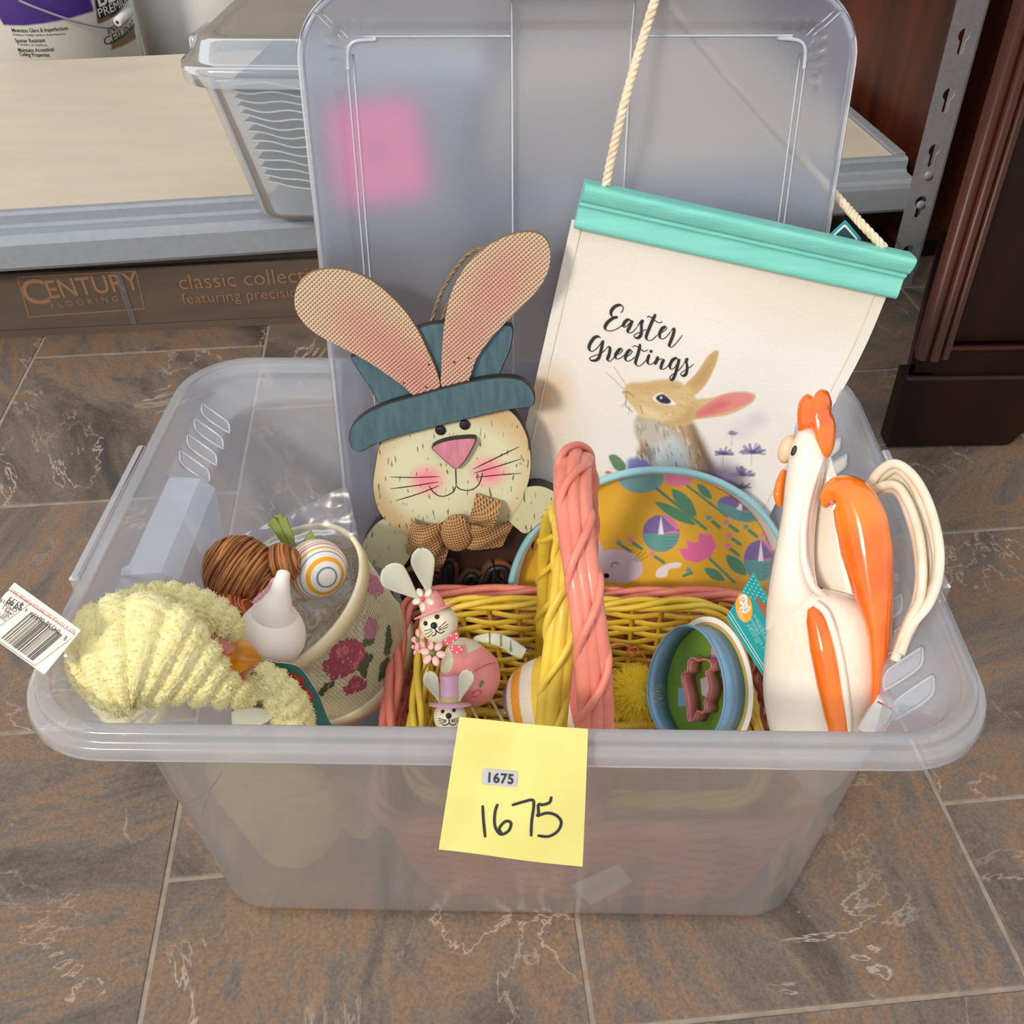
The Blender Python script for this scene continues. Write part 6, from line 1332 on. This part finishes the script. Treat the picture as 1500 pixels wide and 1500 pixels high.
chenille([(112, 1000), (150, 968), (205, 955), (262, 975), (318, 1005), (362, 1022), (374, 1024)], [50, 80, 86, 78, 50, 24, 10], [-.142, -.140, -.136, -.134, -.132, -.13, -.13], [.40, .42, .42, .42, .46, .6, .8], 'ear', plush, .0118, .0042, 1, fib=9000)
chenille([(152, 918), (190, 893), (240, 886), (290, 896), (330, 914), (358, 930)], [16, 27, 31, 32, 28, 12], [-.085, -.085, -.08, -.08, -.08, -.08], [.6, .6, .6, .6, .6, .7], 'ear', plush, .0095, .003, 2, fib=4500)
chenille([(150, 960), (165, 1000), (195, 1030), (235, 1055)], [30, 46, 46, 30], [-.105, -.105, -.10, -.10], [.7, .7, .7, .7], 'head', plush, .011, .003, 3, fib=3500)
chenille([(372, 985), (395, 1000), (418, 1026), (430, 1060), (432, 1090)], [18, 24, 28, 30, 24], [-.09, -.10, -.105, -.105, -.10], [.9]*5, 'arm', plush, .009, .003, 4, fib=4500)
chenille([(385, 1105), (400, 1150), (410, 1200), (412, 1245), (410, 1268)], [80, 105, 98, 64, 24], [-.112, -.108, -.106, -.106, -.108], [.38, .38, .38, .4, .5], 'body', plush, .0098, .0026, 5, fib=5200)
chenille([(470, 1160), (505, 1175), (525, 1195), (530, 1225)], [26, 30, 28, 18], [-.10, -.095, -.095, -.10], [.7]*4, 'foot', plush, .0098, .0024, 6, fib=1800)
# its paper tag
Z3 = lambda p: [(.1067*x, 840+.1067*y) for x, y in p]
TPl = Pl(aty(62, 922, -.148), -8, 42)
tagt = thing('price_tag', 'white paper price tag with barcode hanging from the plush over the left rim', 'tag', TPl.O)
tq = TPl.pxs(Z3([(195, 125), (1110, 780), (605, 1390), (-310, 735)]))
(vf, fm) = prism(TPl, tq, -.0006, 0, .0001); tgc = mk('tag_card', vf, [mat('white_tag_card', (236, 224, 208), .6)]*2, tagt, smooth=False, fmat=fm)
bars = []; A_, B_, D_ = np.array((430, 530)), np.array((870, 850)), np.array((18, 885)); rgb = np.random.default_rng(8); s_ = 0.
while s_ < .99:
    w_ = rgb.choice([.012, .012, .022, .034]); p0 = A_+(B_-A_)*s_; p1 = A_+(B_-A_)*min(1, s_+w_); q_ = TPl.pxs(Z3([p0, p1, p1+(D_-A_), p0+(D_-A_)])); bars.append((TPl.w(q_, .0003), [[0, 1, 2, 3]])); s_ += w_+rgb.choice([.012, .02, .03])
mk('barcode', join(*bars), BLACK, tgc, smooth=False, kind='stuff')
def ttext(s, a, b, size, m, bold=0., nm='tag_lettering'):
    A2, B2 = TPl.px(*Z3([a])[0]), TPl.px(*Z3([b])[0]); V, F = text(s, 1, lambda uv, h: uv, bold=bold); w_ = V[:, 0].max(); L_ = np.linalg.norm(B2-A2)
    mk(nm, text(s, size, TPl.w, .0004, A2, math.degrees(math.atan2(*(B2-A2)[::-1])), bold, sx=L_/(w_*size)), m, tgc, smooth=False)
redi = mat('red_ink', (206, 96, 92), .6); gri = mat('soft_black_ink', (80, 74, 70), .7)
ttext('NOT A TOY FOR DECORATION PURPOSE ONLY', (1050, 790), (165, 205), .0034, redi); ttext('8', (935, 870), (905, 850), .0044, gri); ttext('04538', (840, 785), (655, 650), .0046, gri); ttext('06455', (625, 628), (445, 525), .0046, gri); ttext('4', (395, 482), (372, 466), .0044, gri)
ttext('$9.99', (335, 425), (140, 310), .0068, BLACK, .012, 'price'); ttext('5421819', (262, 478), (25, 330), .0042, gri); ttext('CODE 0', (210, 520), (55, 425), .0042, gri); ttext('201', (165, 555), (85, 505), .0042, gri); ttext('DEPT', (105, 600), (0, 535), .0042, gri)
for P in ([(130, 222), (1035, 850), (478, 1270), (-420, 640)], [(410, 420), (0, 720)], [(130, 222), (0, 310)]):
    q_ = TPl.pxs(Z3(P+(P[:1] if len(P) == 4 else []))); mk('tag_line', ribbon(np.vstack([np.linspace(a, b, 4) for a, b in zip(q_[:-1], q_[1:])]) if len(P) < 3 else np.vstack([np.linspace(a, b, 5)[:-1] for a, b in zip(q_[:-1], q_[1:])]+[q_[-1:]]), .0003, TPl.w, .0002, edge_taper=1), gri, tgc, smooth=False)
mk('tag_loop', tube(cr([TPl.w([TPl.px(97, 960)], .001)[0], aty(104, 962, -.15), aty(112, 968, -.145)], 5), .0012, 6), WHITE, tagt)
# ------------------------------------------------------------------ dark green card with red flower
GC = Pl(aty(445, 1015, -.092), 20, 25); Z5 = lambda p: [(380+.10667*x, 930+.10667*y) for x, y in p]
gcd = thing('green_card', 'dark green gift card with red flower print tucked beside the mesh basket', 'card', aty(445, 1060, -.092)-UP*.06)
(vf, fm) = prism(GC, cr(GC.pxs(Z5([(60, 375), (250, 380), (440, 400), (560, 450), (650, 560), (740, 700), (830, 850), (880, 980), (960, 1180), (1020, 1290), (900, 1700), (300, 1600), (100, 900)])), 3, True), -.0006, 0, .0001); gco = mk('card_sheet', vf, [mat('bottle_green_card', (22, 92, 80), .35), lt], gcd, smooth=False, fmat=fm)
for P in ([(380, 520), (480, 530), (580, 580), (635, 670), (600, 690), (500, 640), (410, 600)], [(500, 690), (600, 700), (700, 780), (755, 880), (720, 910), (620, 880), (560, 790)], [(420, 620), (520, 660), (560, 740), (500, 720)]):
    (vf, fm) = prism(GC, cr(GC.pxs(Z5(P)), 4, True), .0001, .0003, .00005); mk('red_petal', vf, [mat('crimson_print', (160, 24, 36), .4)]*2, gco, smooth=False, fmat=fm)
mk('gold_line', ribbon(cr(GC.pxs(Z5([(440, 545), (520, 590), (545, 650), (530, 670)])), 5), .0005, GC.w, .0006), mat('gold_print', (206, 130, 60), .4), gco, smooth=False); mk('gold_line', ribbon(cr(GC.pxs(Z5([(600, 770), (660, 820), (710, 870)])), 5), .0005, GC.w, .0006), mat('gold_print', (206, 130, 60), .4), gco, smooth=False)
# ------------------------------------------------------------------ sheer orange and pink flower with leaves
sf = thing('sheer_flower', 'crumpled sheer orange and pink fabric flower between the plush ears', 'flower', aty(330, 985, -.09)-UP*.02)
orn_m = plastic('sheer_orange', .8, (244, 170, 50), .3, (1, .85, .55)); pk_m = plastic('sheer_pink', .75, (226, 150, 140), .3, (1, .8, .78))
def crump(c, ax_, bx_, m, name, seed):
    r_ = np.random.default_rng(seed); q_ = np.linspace(-1, 1, 26); U, V_ = np.meshgrid(q_, q_, indexing='ij'); h = np.zeros_like(U)
    for k in range(9): a = r_.uniform(0, 6.28); s = r_.uniform(2, 7); h += np.sin((U*np.cos(a)+V_*np.sin(a))*s+r_.uniform(0, 6))/s
    X_, Y_ = U*np.sqrt(1-V_**2/2), V_*np.sqrt(1-U**2/2); return mk(name, grid(c+X_[..., None]*ax_+Y_[..., None]*bx_+(h*.009)[..., None]*v_c), m, sf)
for i, (x, y, r1, m) in enumerate(((338, 962, .017, orn_m), (322, 975, .014, orn_m), (310, 950, .014, pk_m), (355, 990, .014, pk_m), (330, 1000, .014, pk_m))): crump(aty(x, y, -.092), c_r*r1, c_u*r1*.8, m, 'petal', i)
for P in ([(372, 985), (378, 1005), (384, 1030), (370, 1048)], [(350, 1042), (365, 1050), (385, 1040)]): mk('leaf', sweep(cr([aty(x, y, -.10) for x, y in P], 6), np.interp(np.linspace(0, 1, 6*(len(P)-1)+1), [0, .4, 1], [.002, .008, .001]), .0005, v_c, 8), ribm, sf)
mk('paper_leaf', sweep(cr([aty(x, y, -.112) for x, y in ((340, 1060), (370, 1052), (402, 1045))], 8), np.interp(np.linspace(0, 1, 17), [0, .5, 1], [.010, .009, .002]), .0004, nrm(v_c+.4*UP), 8), mat('pale_grey_paper', (200, 200, 176), .7), sf)
# clear film bag at the back left
rg = np.random.default_rng(9); A_, B_ = np.linspace(0, 1, 44), np.linspace(0, 1, 26); U, V_ = np.meshgrid(A_, B_, indexing='ij'); cq = [aty(352, 792, .07), aty(512, 716, .085), aty(530, 800, .05), aty(385, 850, .03)]
h = np.zeros_like(U)
for k in range(16): a = rg.uniform(0, 6.28); s = rg.uniform(4, 16); h += np.abs(np.sin((U*np.cos(a)+V_*.6*np.sin(a))*s+rg.uniform(0, 6)))/s
G = cq[0]*((1-U)*(1-V_))[..., None]+cq[1]*(U*(1-V_))[..., None]+cq[2]*(U*V_)[..., None]+cq[3]*((1-U)*V_)[..., None]+(h*.010)[..., None]*nrm([0, -.6, .8])
single('film_bag', grid(G), plastic('clear_film_bag', .12, (190, 186, 200), .3, (.9, .9, .94), gloss=.2), 'crumpled clear film bag behind the mesh basket', 'bag')
# dark thin stems seen through the left front wall
stm = thing('wire_stems', 'thin dark grass stems seen through the front left wall', 'stems', aty(270, 1190, -.15))
for P in ([(312, 1130), (290, 1160), (258, 1178)], [(300, 1145), (288, 1175), (282, 1196)]): mk('stem', tube(cr([aty(x+14, y, -.150) for x, y in P], 5), .0005, 5), mat('dark_stem', (66, 92, 86), .7), stm)
